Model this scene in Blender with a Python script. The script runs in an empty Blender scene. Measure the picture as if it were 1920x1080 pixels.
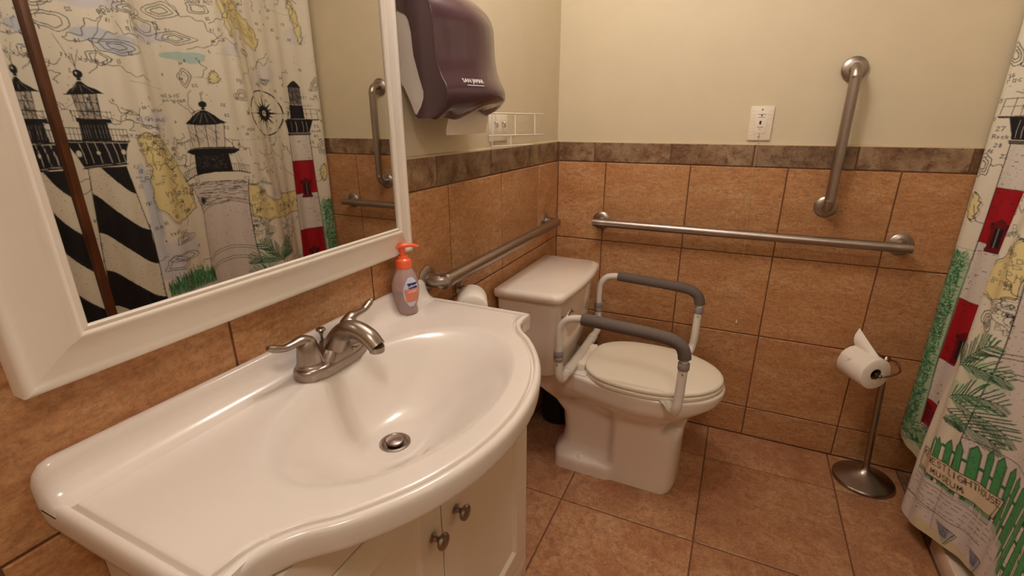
import bpy, bmesh, math, random
import numpy as np
from mathutils import Vector, Matrix
random.seed(7)
RNG = np.random.default_rng(5)
PI = math.pi
SC = bpy.context.scene
COL = SC.collection

# ------------------------------------------------------------------ camera
F_PX, PITCH, YAW, ROLL = 911.08, 0.33265, 0.43506, -0.002955
CAM = Vector((0.7298, -2.0490, 1.296))
fw = Vector((-math.sin(YAW) * math.cos(PITCH), math.cos(YAW) * math.cos(PITCH), -math.sin(PITCH)))
rt = Vector((math.cos(YAW), math.sin(YAW), 0))
up = rt.cross(fw)
r2 = rt * math.cos(ROLL) + up * math.sin(ROLL)
u2 = -rt * math.sin(ROLL) + up * math.cos(ROLL)
cam = bpy.data.cameras.new('camera')
cam.sensor_width = 36.0
cam.lens = 36.0 * F_PX / 1920.0
cam.clip_start = 0.02
co = bpy.data.objects.new('camera', cam)
COL.objects.link(co)
co.matrix_world = Matrix(((r2.x, u2.x, -fw.x, CAM.x), (r2.y, u2.y, -fw.y, CAM.y), (r2.z, u2.z, -fw.z, CAM.z), (0, 0, 0, 1)))
SC.camera = co

# ------------------------------------------------------------------ world, exposure, lamp power
SC.view_settings.view_transform = 'Standard'
SC.view_settings.look = 'None'
SC.view_settings.exposure = 0.0
SC.view_settings.gamma = 1.0
SC.view_settings.use_curve_mapping = False
w = bpy.data.worlds.new('world')
SC.world = w
w.use_nodes = True
w.node_tree.nodes['Background'].inputs[0].default_value = (0.9, 0.75, 0.6, 1)
w.node_tree.nodes['Background'].inputs[1].default_value = 0.02
BULB_STRENGTH = 140.0        # the four bulbs of the ceiling fixture
FILL_DOME_STRENGTH = 36.0         # unseen flush dome added behind the camera as ambient fill
LAMP_COLOR = (1.0, 0.905, 0.845)
SC.cycles.max_bounces = 10
SC.cycles.diffuse_bounces = 6
SC.cycles.glossy_bounces = 6
SC.cycles.transmission_bounces = 8
SC.cycles.caustics_reflective = False
SC.cycles.caustics_refractive = False
SC.cycles.sample_clamp_indirect = 4.0

# ------------------------------------------------------------------ materials
def srgb(r, g, b):
    f = lambda c: (c / 255 / 12.92) if c / 255 <= 0.04045 else ((c / 255 + 0.055) / 1.055) ** 2.4
    return (f(r), f(g), f(b), 1.0)

class NT:
    def __init__(s, name):
        s.m = bpy.data.materials.new(name)
        s.m.use_nodes = True
        s.t = s.m.node_tree
        s.b = s.t.nodes['Principled BSDF']
    def n(s, typ, **kw):
        x = s.t.nodes.new(typ)
        for k, v in kw.items():
            if hasattr(x, k) and not k.startswith('i_'):
                setattr(x, k, v)
        return x
    def l(s, a, b):
        s.t.links.new(a, b)
    def ramp(s, fac, stops):
        r = s.n('ShaderNodeValToRGB')
        e = r.color_ramp.elements
        while len(e) < len(stops):
            e.new(0.5)
        for el, (p, c) in zip(e, stops):
            el.position = p
            el.color = c
        s.l(fac, r.inputs[0])
        return r.outputs[0]
    def noise(s, vec, scale, detail=4, rough=0.55, dist=0.0):
        x = s.n('ShaderNodeTexNoise')
        x.inputs['Scale'].default_value = scale
        x.inputs['Detail'].default_value = detail
        x.inputs['Roughness'].default_value = rough
        x.inputs['Distortion'].default_value = dist
        s.l(vec, x.inputs['Vector'])
        return x.outputs['Fac']
    def mix(s, fac, a, b, mode='MIX'):
        x = s.n('ShaderNodeMix', data_type='RGBA', blend_type=mode)
        for sock, v in ((x.inputs['Factor'], fac), (x.inputs['A'], a), (x.inputs['B'], b)):
            pass
        ins = [i for i in x.inputs]
        fsock = ins[0]; asock = ins[6]; bsock = ins[7]
        for sock, v in ((fsock, fac), (asock, a), (bsock, b)):
            if hasattr(v, 'is_linked'):
                s.l(v, sock)
            else:
                sock.default_value = v
        return x.outputs[2]
    def bump(s, h, strength=0.2, dist=0.002):
        x = s.n('ShaderNodeBump')
        x.inputs['Strength'].default_value = strength
        x.inputs['Distance'].default_value = dist
        s.l(h, x.inputs['Height'])
        s.l(x.outputs[0], s.b.inputs['Normal'])

def plain(name, rgb, rough=0.5, metal=0.0, spec=0.5, coat=0.0, bump=None, trans=0.0, ior=1.45, var=0.04):
    k = NT(name)
    c = srgb(*rgb)
    tc = k.n('ShaderNodeTexCoord').outputs['Object']
    nz = k.noise(tc, 9.0, 3)
    d = tuple(max(0, x * (1 - var)) for x in c[:3]) + (1,)
    e = tuple(min(1, x * (1 + var)) for x in c[:3]) + (1,)
    k.l(k.ramp(nz, [(0.35, d), (0.65, e)]), k.b.inputs['Base Color'])
    k.b.inputs['Roughness'].default_value = rough
    k.b.inputs['Metallic'].default_value = metal
    k.b.inputs['Specular IOR Level'].default_value = spec
    k.b.inputs['Coat Weight'].default_value = coat
    k.b.inputs['Coat Roughness'].default_value = 0.08
    k.b.inputs['IOR'].default_value = ior
    k.b.inputs['Transmission Weight'].default_value = trans
    if bump:
        sc, st, di = bump
        k.bump(k.noise(tc, sc, 4), st, di)
    return k.m

def tile_mat(name, cols, grain, rough=0.45):
    k = NT(name)
    tc = k.n('ShaderNodeTexCoord').outputs['Object']
    oi = k.n('ShaderNodeObjectInfo')
    mul = k.n('ShaderNodeVectorMath', operation='SCALE')
    cmb = k.n('ShaderNodeCombineXYZ')
    for i in range(3):
        k.l(oi.outputs['Random'], cmb.inputs[i])
    mul.inputs['Scale'].default_value = 37.0
    k.l(cmb.outputs[0], mul.inputs[0])
    add = k.n('ShaderNodeVectorMath', operation='ADD')
    k.l(tc, add.inputs[0]); k.l(mul.outputs[0], add.inputs[1])
    v = add.outputs[0]
    st = k.n('ShaderNodeMapping')
    st.inputs['Rotation'].default_value = (0.3, 0.5, 0.35)
    st.inputs['Scale'].default_value = (1.0, 1.0, 2.6)
    k.l(v, st.inputs['Vector'])
    big = k.noise(st.outputs[0], 5.0, 5, 0.6, 0.6)
    fine = k.noise(v, 130.0, 4, 0.75)
    mid = k.noise(st.outputs[0], 34.0, 5, 0.7, 0.8)
    c1 = k.ramp(big, [(0.28, cols[0]), (0.5, cols[1]), (0.72, cols[2])])
    c2 = k.mix(k.ramp(mid, [(0.42, (0, 0, 0, 1)), (0.72, (1, 1, 1, 1))]), c1, cols[3])
    g = k.ramp(fine, [(0.3, (1 - grain,) * 3 + (1,)), (0.62, (1, 1, 1, 1))])
    c3 = k.mix(1.0, c2, g, 'MULTIPLY')
    # tile-to-tile tint
    mr = k.n('ShaderNodeMapRange')
    mr.inputs['To Min'].default_value = 0.90
    mr.inputs['To Max'].default_value = 1.06
    k.l(oi.outputs['Random'], mr.inputs['Value'])
    hs = k.n('ShaderNodeHueSaturation')
    k.l(mr.outputs[0], hs.inputs['Value'])
    k.l(c3, hs.inputs['Color'])
    k.l(hs.outputs[0], k.b.inputs['Base Color'])
    k.b.inputs['Roughness'].default_value = rough
    k.b.inputs['Specular IOR Level'].default_value = 0.35
    k.bump(mid, 0.35, 0.0015)
    return k.m

M = {}
M['tile'] = tile_mat('ceramic_tile', [srgb(184, 132, 88), srgb(202, 152, 106), srgb(214, 172, 128), srgb(172, 114, 72)], 0.36)
M['floor_tile'] = tile_mat('floor_ceramic', [srgb(170, 120, 88), srgb(190, 140, 102), srgb(206, 164, 124), srgb(158, 102, 70)], 0.40, 0.4)
M['slate_plain'] = tile_mat('slate_tile', [srgb(84, 62, 45), srgb(140, 116, 92), srgb(166, 146, 120), srgb(98, 62, 42)], 0.35, 0.5)
def slate_mat():
    k = NT('slate_border')
    tc = k.n('ShaderNodeTexCoord').outputs['Object']
    oi = k.n('ShaderNodeObjectInfo')
    cmb = k.n('ShaderNodeCombineXYZ')
    for i in range(3): k.l(oi.outputs['Random'], cmb.inputs[i])
    mul = k.n('ShaderNodeVectorMath', operation='SCALE'); mul.inputs['Scale'].default_value = 53.0
    k.l(cmb.outputs[0], mul.inputs[0])
    add = k.n('ShaderNodeVectorMath', operation='ADD')
    k.l(tc, add.inputs[0]); k.l(mul.outputs[0], add.inputs[1])
    v = add.outputs[0]
    big = k.noise(v, 8.0, 3, 0.5, 0.4)
    blot = k.noise(v, 24.0, 9, 0.78, 0.35)
    vein = k.noise(v, 22.0, 5, 0.6, 2.2)
    c1 = k.ramp(big, [(0.34, srgb(112, 78, 54)), (0.46, srgb(132, 102, 76)), (0.56, srgb(156, 130, 102)), (0.66, srgb(128, 90, 60))])
    c2 = k.mix(k.ramp(blot, [(0.46, (0, 0, 0, 1)), (0.66, (1, 1, 1, 1))]), c1, srgb(78, 50, 36))
    c3 = k.mix(k.ramp(vein, [(0.47, (0, 0, 0, 1)), (0.495, (0.45, 0.45, 0.45, 1)), (0.52, (0, 0, 0, 1))]), c2, srgb(176, 154, 118))
    hs = k.n('ShaderNodeHueSaturation')
    mr = k.n('ShaderNodeMapRange'); mr.inputs['To Min'].default_value = 0.75; mr.inputs['To Max'].default_value = 1.1
    k.l(oi.outputs['Random'], mr.inputs['Value']); k.l(mr.outputs[0], hs.inputs['Value'])
    k.l(c3, hs.inputs['Color'])
    k.l(hs.outputs[0], k.b.inputs['Base Color'])
    k.b.inputs['Roughness'].default_value = 0.42
    k.bump(blot, 0.5, 0.002)
    return k.m
M['slate'] = slate_mat()
M['grout'] = plain('grout', (112, 74, 52), 0.9, var=0.1)
M['caulk'] = plain('caulk', (196, 176, 146), 0.6)
M['paint'] = plain('wall_paint', (211, 198, 170), 0.55, bump=(55, 0.25, 0.002), var=0.015)
M['ceiling'] = plain('ceiling_paint', (232, 226, 212), 0.8)
M['white_wood'] = plain('white_painted_wood', (232, 222, 210), 0.32, var=0.01)
M['cabinet'] = plain('cabinet_paint', (228, 214, 196), 0.4, var=0.01)
M['marble'] = plain('cultured_marble', (224, 214, 205), 0.2, coat=0.22, var=0.012)
M['porcelain'] = plain('porcelain', (234, 222, 210), 0.12, coat=0.5, var=0.008)
M['seat'] = plain('seat_plastic', (234, 224, 206), 0.28, var=0.008)
M['steel'] = plain('brushed_steel', (166, 154, 146), 0.34, metal=1.0, bump=(420, 0.05, 0.0004), var=0.05)
M['nickel'] = plain('brushed_nickel', (158, 144, 134), 0.30, metal=1.0, bump=(500, 0.04, 0.0003), var=0.04)
M['bronze'] = plain('antique_nickel', (150, 124, 100), 0.25, metal=1.0, var=0.06)
M['chrome'] = plain('chrome', (205, 196, 186), 0.08, metal=1.0)
M['dark'] = plain('dark_hole', (22, 18, 16), 0.6)
M['tube'] = plain('white_enamel_tube', (226, 220, 212), 0.25)
M['collar'] = plain('grey_collar', (140, 130, 128), 0.45)
M['foam'] = plain('grey_foam', (98, 86, 80), 0.75, bump=(300, 0.3, 0.0005))
M['plum'] = plain('plum_plastic', (76, 52, 58), 0.2, coat=0.35, var=0.02)
M['grey_plastic'] = plain('light_grey_plastic', (206, 200, 196), 0.35)
M['paper'] = plain('paper', (240, 232, 222), 0.85, bump=(160, 0.15, 0.0006), var=0.01)
M['wire'] = plain('white_wire', (232, 226, 214), 0.35)
M['plate'] = plain('ivory_plate', (232, 222, 206), 0.35)
M['black'] = plain('black_plastic', (26, 24, 26), 0.35)
M['orange'] = plain('orange_plastic', (242, 106, 66), 0.3)
M['print_white'] = plain('white_print', (238, 234, 230), 0.5)
M['print_dark'] = plain('dark_print', (60, 50, 46), 0.5)
M['blue_print'] = plain('navy_print', (36, 40, 110), 0.4)
M['label_pale'] = plain('pale_label', (196, 204, 226), 0.4)
M['label_coral'] = plain('coral_label', (216, 128, 104), 0.4)
M['wood_dark'] = plain('dark_stained_wood', (92, 50, 26), 0.4, var=0.25)
M['tub'] = plain('tub_enamel', (226, 208, 188), 0.2)
M['scratch'] = plain('rust_stain', (170, 148, 104), 0.5)
M['cardboard'] = plain('cardboard', (120, 92, 74), 0.9)

k = NT('mirror_glass')
k.b.inputs['Base Color'].default_value = (0.66, 0.64, 0.60, 1)
k.b.inputs['Metallic'].default_value = 1.0
k.b.inputs['Roughness'].default_value = 0.012
M['mirror'] = k.m

k = NT('soap_gel')
k.b.inputs['Base Color'].default_value = srgb(226, 196, 194)
k.b.inputs['Roughness'].default_value = 0.06
k.b.inputs['Transmission Weight'].default_value = 0.55
k.b.inputs['IOR'].default_value = 1.36
M['soap'] = k.m

def emis(name, strength):
    k = NT(name)
    k.b.inputs['Base Color'].default_value = (0.9, 0.88, 0.82, 1)
    k.b.inputs['Emission Color'].default_value = (*LAMP_COLOR, 1)
    k.b.inputs['Emission Strength'].default_value = strength
    return k.m
M['bulb'] = emis('bulb_glow', BULB_STRENGTH)
M['dome'] = emis('fill_dome_glow', FILL_DOME_STRENGTH)

k = NT('printed_curtain')
a = k.n('ShaderNodeAttribute')
a.attribute_name = 'print'
tcv = k.n('ShaderNodeTexCoord').outputs['Object']
k.l(a.outputs['Color'], k.b.inputs['Base Color'])
k.b.inputs['Roughness'].default_value = 0.62
k.b.inputs['Specular IOR Level'].default_value = 0.3
k.bump(k.noise(tcv, 900, 2), 0.08, 0.0004)
M['curtain'] = k.m

# ------------------------------------------------------------------ geometry helpers
class MB:
    """collects verts and faces in world coordinates"""
    def __init__(s):
        s.v, s.f = [], []
    def add(s, vs, fs):
        o = len(s.v)
        s.v += [tuple(p) for p in vs]
        s.f += [tuple(i + o for i in q) for q in fs]
        return s
    def box(s, x0, x1, y0, y1, z0, z1):
        vs = [(x, y, z) for x in (x0, x1) for y in (y0, y1) for z in (z0, z1)]
        return s.add(vs, [(0, 1, 3, 2), (4, 6, 7, 5), (0, 4, 5, 1), (2, 3, 7, 6), (0, 2, 6, 4), (1, 5, 7, 3)])
    def loft(s, rings, cap0=True, cap1=True, closed=True, loop=False):
        n = len(rings[0])
        o = len(s.v)
        for r in rings:
            s.v += [tuple(p) for p in r]
        m = len(rings)
        for i in range(m if loop else m - 1):
            a, b = o + i * n, o + ((i + 1) % m) * n
            for j in range(n if closed else n - 1):
                k2 = (j + 1) % n
                s.f.append((a + j, a + k2, b + k2, b + j))
        if not loop:
            if cap0: s.f.append(tuple(o + j for j in reversed(range(n))))
            if cap1: s.f.append(tuple(o + (m - 1) * n + j for j in range(n)))
        return s
    def lathe(s, prof, c=(0, 0, 0), n=32, axis='z', sy=1.0):
        rings = []
        for r, z in prof:
            ring = []
            for j in range(n):
                t = 2 * PI * j / n
                a, b = r * math.cos(t), r * math.sin(t) * sy
                if axis == 'z': p = (c[0] + a, c[1] + b, c[2] + z)
                elif axis == 'x': p = (c[0] + z, c[1] + a, c[2] + b)
                else: p = (c[0] + b, c[1] + z, c[2] + a)
                ring.append(p)
            rings.append(ring)
        return s.loft(rings)
    def tube(s, pts, r, n=14, sub=6, smooth=True, cap=True, flat=None):
        P = [Vector(p) for p in pts]
        R = list(r) if hasattr(r, '__len__') else [r] * len(P)
        if smooth and len(P) > 2:
            Q, RR = [], []
            for i in range(len(P) - 1):
                p0 = P[i - 1] if i > 0 else P[i] * 2 - P[i + 1]
                p1, p2 = P[i], P[i + 1]
                p3 = P[i + 2] if i + 2 < len(P) else P[i + 1] * 2 - P[i]
                for k2 in range(sub):
                    t = k2 / sub
                    Q.append(0.5 * ((2 * p1) + (-p0 + p2) * t + (2 * p0 - 5 * p1 + 4 * p2 - p3) * t * t + (-p0 + 3 * p1 - 3 * p2 + p3) * t ** 3))
                    RR.append(R[i] + (R[i + 1] - R[i]) * t)
            Q.append(P[-1]); RR.append(R[-1])
            P, R = Q, RR
        T = []
        for i in range(len(P)):
            a = P[max(i - 1, 0)]; b = P[min(i + 1, len(P) - 1)]
            T.append((b - a).normalized())
        nrm = T[0].orthogonal().normalized()
        rings = []
        for i in range(len(P)):
            if i:
                nrm = (nrm - T[i] * nrm.dot(T[i])).normalized()
            bn = T[i].cross(nrm)
            ring = []
            for j in range(n):
                t = 2 * PI * j / n
                d = nrm * math.cos(t) * R[i] + bn * math.sin(t) * R[i]
                if flat:
                    ax, fac = flat
                    ax = Vector(ax)
                    fc = fac[min(len(fac) - 1, int(i / max(1, len(P) - 1) * (len(fac) - 1) + 0.5))] if hasattr(fac, '__len__') else fac
                    d = d + ax * d.dot(ax) * (fc - 1)
                ring.append(P[i] + d)
            rings.append(ring)
        return s.loft(rings, cap, cap)
    def prism(s, poly, axis, a0, a1, bev=0.0):
        """poly: list of 2-D points; extruded along axis from a0 to a1"""
        def mk(p, a):
            if axis == 'x': return (a, p[0], p[1])
            if axis == 'y': return (p[0], a, p[1])
            return (p[0], p[1], a)
        if bev:
            c = (sum(p[0] for p in poly) / len(poly), sum(p[1] for p in poly) / len(poly))
            def ins(d):
                out = []
                for p in poly:
                    dx, dy = p[0] - c[0], p[1] - c[1]
                    L = math.hypot(dx, dy) or 1
                    out.append((p[0] - dx / L * d, p[1] - dy / L * d))
                return out
            sg = 1 if a1 > a0 else -1
            rings = [[mk(p, a0) for p in ins(bev)], [mk(p, a0 + sg * bev) for p in poly], [mk(p, a1 - sg * bev) for p in poly], [mk(p, a1) for p in ins(bev)]]
        else:
            rings = [[mk(p, a0) for p in poly], [mk(p, a1) for p in poly]]
        return s.loft(rings)
    def sphere(s, c, r, n=16, m=10, sz=1.0):
        return s.lathe([(max(1e-5, r * math.sin(PI * i / m)), -r * sz * math.cos(PI * i / m)) for i in range(m + 1)], c, n)

def bevbox(x0, x1, y0, y1, z0, z1, r=0.003, seg=2):
    bm = bmesh.new()
    bmesh.ops.create_cube(bm, size=1)
    for v in bm.verts:
        v.co = Vector(((x0 + x1) / 2 + v.co.x * (x1 - x0), (y0 + y1) / 2 + v.co.y * (y1 - y0), (z0 + z1) / 2 + v.co.z * (z1 - z0)))
    bmesh.ops.bevel(bm, geom=list(bm.edges), offset=r, segments=seg, affect='EDGES', profile=0.5)
    mb = MB()
    bm.verts.ensure_lookup_table()
    mb.add([v.co.copy() for v in bm.verts], [[v.index for v in f.verts] for f in bm.faces])
    bm.free()
    return mb

ORG = {}
def obj(name, mb, mat, parent=None, smooth=40, origin=None):
    org = Vector(origin) if origin is not None else (ORG.get(parent.name, Vector((0, 0, 0))) if parent else Vector((0, 0, 0)))
    me = bpy.data.meshes.new(name)
    me.from_pydata([tuple(Vector(p) - org) for p in mb.v], [], mb.f)
    me.validate()
    bm = bmesh.new(); bm.from_mesh(me)
    bmesh.ops.recalc_face_normals(bm, faces=bm.faces)
    bm.to_mesh(me); bm.free()
    if smooth:
        me.shade_smooth()
        me.set_sharp_from_angle(angle=math.radians(smooth))
    me.materials.append(M[mat] if isinstance(mat, str) else mat)
    o = bpy.data.objects.new(name, me)
    COL.objects.link(o)
    if parent:
        o.parent = parent
        o.location = org - ORG.get(parent.name, Vector((0, 0, 0)))
    else:
        o.location = org
    ORG[o.name] = org
    return o

def thing(name, loc, label, cat, group=None):
    o = bpy.data.objects.new(name, None)
    o.empty_display_size = 0.05
    COL.objects.link(o)
    o.location = loc
    ORG[o.name] = Vector(loc)
    return tag(o, label, cat, group)

def tag(o, label, cat, group=None):
    o['label'] = label; o['category'] = cat
    if group: o['group'] = group
    return o

def structure(o, label=None):
    o['kind'] = 'structure'
    if label: o['label'] = label
    return o

def text_mesh(txt, size, extrude=0.0004):
    cu = bpy.data.curves.new('lettering', 'FONT')
    cu.body = txt; cu.size = size; cu.extrude = extrude
    cu.align_x = 'CENTER'; cu.align_y = 'CENTER'; cu.resolution_u = 3
    ob = bpy.data.objects.new('lettering', cu)
    COL.objects.link(ob)
    dg = bpy.context.evaluated_depsgraph_get()
    me = bpy.data.meshes.new_from_object(ob.evaluated_get(dg))
    vs = [v.co.copy() for v in me.vertices]; fs = [tuple(p.vertices) for p in me.polygons]
    bpy.data.objects.remove(ob); bpy.data.curves.remove(cu); bpy.data.meshes.remove(me)
    return vs, fs

# ------------------------------------------------------------------ room shell
ZT, Z1 = 1.2107, 1.1295
XR, YN, ZC = 2.25, -2.95, 2.42
wb = structure(obj('wall_back', MB().box(-0.1, XR + 0.1, 0.008, 0.12, -0.02, ZC), 'paint', None, 0))
wl = structure(obj('wall_left', MB().box(-0.12, -0.008, YN - 0.1, 0.008, -0.02, ZC), 'paint', None, 0))
wr = structure(obj('wall_right', MB().box(XR, XR + 0.1, YN - 0.1, 0.008, -0.02, ZC), 'paint', None, 0))
wn = structure(obj('wall_near', MB().box(-0.008, XR, YN - 0.1, YN, -0.02, ZC), 'paint', None, 0))
ce = structure(obj('ceiling', MB().box(-0.12, XR + 0.1, YN - 0.1, 0.12, ZC, ZC + 0.08), 'ceiling', None, 0))
fl = structure(obj('floor', MB().box(-0.12, XR + 0.1, YN - 0.1, 0.12, -0.06, -0.004), 'grout', None, 0))

GAP = 0.0022
TILE_MESH = {}
def tile_piece(parent, mat, axis, u0, u1, v0, v1, rnd=0.0):
    """one tile: axis 'b' lies on the back wall (u=X, v=Z), 'l' on the left wall (u=Y, v=Z), 'f' on the floor (u=X, v=Y)"""
    W, H = u1 - u0 - 2 * GAP, v1 - v0 - 2 * GAP
    key = (axis, round(W, 3), round(H, 3), mat)
    if key not in TILE_MESH:
        b = 0.0022
        T = 0.0075
        out = [(0, 0), (W, 0), (W, H), (0, H)]
        inn = [(b, b), (W - b, b), (W - b, H - b), (b, H - b)]
        layers = [(out, T), (out, 0.0014), (inn, 0.0)]
        vs = []
        for poly, d in layers:
            for (p, q2) in poly:
                if axis == 'b': vs.append((p, d, q2))
                elif axis == 'l': vs.append((-d, p, q2))
                elif axis == 'r': vs.append((d, p, q2))
                else: vs.append((p, q2, -d))
        fs = []
        for i in range(2):
            for j in range(4):
                fs.append((i * 4 + j, i * 4 + (j + 1) % 4, i * 4 + 4 + (j + 1) % 4, i * 4 + 4 + j))
        fs.append((8, 9, 10, 11))
        me = bpy.data.meshes.new('tile')
        me.from_pydata(vs, [], fs)
        bm = bmesh.new(); bm.from_mesh(me); bmesh.ops.recalc_face_normals(bm, faces=bm.faces)
        # open-backed box: make sure the face looks out
        bm.faces.ensure_lookup_table()
        want = {'b': Vector((0, -1, 0)), 'l': Vector((1, 0, 0)), 'r': Vector((-1, 0, 0)), 'f': Vector((0, 0, 1))}[axis]
        if bm.faces[-1].normal.dot(want) < 0:
            bmesh.ops.reverse_faces(bm, faces=bm.faces)
        bm.to_mesh(me); bm.free()
        me.materials.append(M[mat])
        TILE_MESH[key] = me
    o = bpy.data.objects.new('tile', TILE_MESH[key])
    COL.objects.link(o)
    o.parent = parent
    e = random.uniform(-0.0003, 0.0003)
    if axis == 'b': o.location = (u0 + GAP, e, v0 + GAP)
    elif axis == 'l': o.location = (e, u0 + GAP, v0 + GAP)
    elif axis == 'r': o.location = (XR - 0.008 + e, u0 + GAP, v0 + GAP)
    else: o.location = (u0 + GAP, v0 + GAP, e * 0.5)
    return o

rows = [-0.001, 0.1336, 0.4656, 0.7976, Z1]
xs = [0.0, 0.2095, 0.5439, 0.8782, 1.2126, 1.547, 1.88, 2.214, XR]
bx = [0.0, 0.159, 0.466, 0.759, 1.079, 1.385, 1.70, 2.0, XR]
ys = [0.0, -0.223, -0.557, -0.891, -1.229, -1.578, -1.911, -2.245, -2.58, -2.914, YN]
by = [0.0, -0.008, -0.312, -0.628, -0.945, -1.26, -1.576, -1.89, -2.205, -2.52, -2.84, YN]
for wall, ax, us, bs in ((wb, 'b', xs, bx), (wl, 'l', ys, by)):
    for a, b in zip(us[:-1], us[1:]):
        for c, d in zip(rows[:-1], rows[1:]):
            tile_piece(wall, 'tile', ax, min(a, b), max(a, b), c, d)
    for a, b in zip(bs[:-1], bs[1:]):
        if abs(a - b) > 0.02:
            tile_piece(wall, 'slate', ax, min(a, b), max(a, b), Z1, ZT)
obj('grout_bed', MB().box(-0.0075, XR, 0.0028, 0.0085, 0, ZT - 0.003), 'grout', wb, 0)
obj('grout_bed', MB().box(-0.0085, -0.0028, YN, 0.0028, 0, ZT - 0.003), 'grout', wl, 0)
obj('caulk_line', MB().prism([(0.0005, ZT - 0.003), (0.0085, ZT - 0.003), (0.0085, ZT + 0.004), (0.0015, ZT + 0.0005)], 'x', -0.006, XR), 'caulk', wb, 0)
obj('caulk_line', MB().prism([(-0.0005, ZT - 0.003), (-0.0085, ZT - 0.003), (-0.0085, ZT + 0.004), (-0.0015, ZT + 0.0005)], 'y', YN, 0.006), 'caulk', wl, 0)
fx = [0.0, 0.294, 0.745, 1.198, 1.430]
fy = [0.0, -0.227, -0.692, -1.150, -1.605, -2.06, -2.515, YN]
for a, b in zip(fx[:-1], fx[1:]):
    for c, d in zip(fy[:-1], fy[1:]):
        tile_piece(fl, 'floor_tile', 'f', a, b, d, c)
sy = 0.0
while sy > -0.36:
    ny = max(sy - 0.1345, YN)
    tile_piece(fl, 'slate', 'f', 1.430, 1.50, ny, sy)
    sy = ny
# bathtub behind the curtain
tub = thing('bathtub', (1.87, -0.85, 0), 'white enamel bathtub whose foot shows beneath the hem of the printed curtain', 'bathtub')
def rrect(x0, x1, y0, y1, r, n=6):
    out = []
    for cx, cy, a0 in ((x1 - r, y1 - r, 0), (x0 + r, y1 - r, PI / 2), (x0 + r, y0 + r, PI), (x1 - r, y0 + r, 1.5 * PI)):
        for i in range(n + 1):
            t = a0 + PI / 2 * i / n
            out.append((cx + r * math.cos(t), cy + r * math.sin(t)))
    return out
def ring_z(p, z): return [(a, b, z) for a, b in p]
tubrings = [ring_z(rrect(1.505, 2.238, -1.60, -0.004, 0.02), 0.0), ring_z(rrect(1.505, 2.238, -1.60, -0.004, 0.02), 0.05),
            ring_z(rrect(1.515, 2.238, -1.60, -0.004, 0.02), 0.06), ring_z(rrect(1.515, 2.238, -1.60, -0.004, 0.02), 0.37),
            ring_z(rrect(1.50, 2.238, -1.60, -0.004, 0.02), 0.385), ring_z(rrect(1.505, 2.236, -1.595, -0.006, 0.02), 0.40),
            ring_z(rrect(1.57, 2.18, -1.53, -0.06, 0.10), 0.40), ring_z(rrect(1.585, 2.165, -1.51, -0.08, 0.11), 0.385),
            ring_z(rrect(1.64, 2.11, -1.42, -0.17, 0.14), 0.10), ring_z(rrect(1.70, 2.05, -1.36, -0.23, 0.14), 0.07)]
obj('tub_shell', MB().loft(tubrings), 'tub', tub)
obj('plinth', bevbox(1.430, 1.506, -1.60, -0.405, 0.0005, 0.072, 0.006), 'tub', tub)
obj('drain_plate', MB().lathe([(0.03, 0), (0.03, 0.004), (0.012, 0.006), (0.001, 0.006)], (1.88, -0.33, 0.0695), 20), 'chrome', tub)

# ------------------------------------------------------------------ ceiling lamp above the frame, plus an added fill dome
cl = thing('ceiling_light', (0.35, -1.0, ZC), 'four-bulb ceiling light above the vanity', 'lamp')
obj('backplate', bevbox(0.20, 0.50, -1.15, -0.85, ZC - 0.03, ZC - 0.0005, 0.008), 'nickel', cl)
for dx in (-1, 1):
    for dy in (-1, 1):
        c = (0.35 + dx * 0.085, -1.0 + dy * 0.085)
        a = obj('socket', MB().lathe([(0.018, 0), (0.022, -0.03), (0.022, -0.06)], (c[0], c[1], ZC - 0.029), 20), 'nickel', cl)
        obj('bulb', MB().sphere((c[0], c[1], ZC - 0.125), 0.038, 20, 12), 'bulb', cl)
dl = thing('fill_dome', (1.0, -2.35, ZC), 'added fill light, an unseen round flush dome behind the viewer', 'lamp')  # unseen lamp added to even out the room light
obj('rim', MB().lathe([(0.17, 0), (0.175, -0.02), (0.165, -0.03)], (1.0, -2.35, ZC - 0.0005), 40), 'nickel', dl)
obj('shade', MB().lathe([(0.163, -0.028), (0.150, -0.05), (0.11, -0.075), (0.05, -0.09), (0.001, -0.093)], (1.0, -2.35, ZC), 40), 'dome', dl)

# ------------------------------------------------------------------ mirror
mir = thing('framed_mirror', (0.0, -1.48, 0.997), 'large wall mirror in a white moulded frame above the vanity', 'mirror')
Y0, Y1, ZB, ZTP = -1.847, -1.111, 0.997, 1.82
prof = [(0.0, 0.0005), (0.0, 0.026), (0.002, 0.030), (0.006, 0.031), (0.010, 0.0285), (0.016, 0.0290), (0.034, 0.034), (0.050, 0.0405), (0.053, 0.0445), (0.057, 0.0475), (0.061, 0.0470), (0.063, 0.0445), (0.065, 0.0455), (0.068, 0.0465), (0.070, 0.0440), (0.070, 0.030)]
corners = [(Y0, ZB, 1, 1), (Y1, ZB, -1, 1), (Y1, ZTP, -1, -1), (Y0, ZTP, 1, -1)]
for i in range(4):
    a, b = corners[i], corners[(i + 1) % 4]
    rings = [[(x, c[0] + d * c[2], c[1] + d * c[3]) for d, x in prof] for c in (a, b)]
    obj(('bottom_rail', 'stile', 'top_rail', 'stile')[i], MB().loft(rings), 'white_wood', mir, 50)
obj('mirror_glass', MB().box(0.030, 0.0425, Y0 + 0.065, Y1 - 0.065, ZB + 0.065, ZTP - 0.065), 'mirror', mir, 0)
obj('backing_board', MB().box(0.0005, 0.029, Y0 + 0.02, Y1 - 0.02, ZB + 0.02, ZTP - 0.02), 'cardboard', mir, 0)

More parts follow.
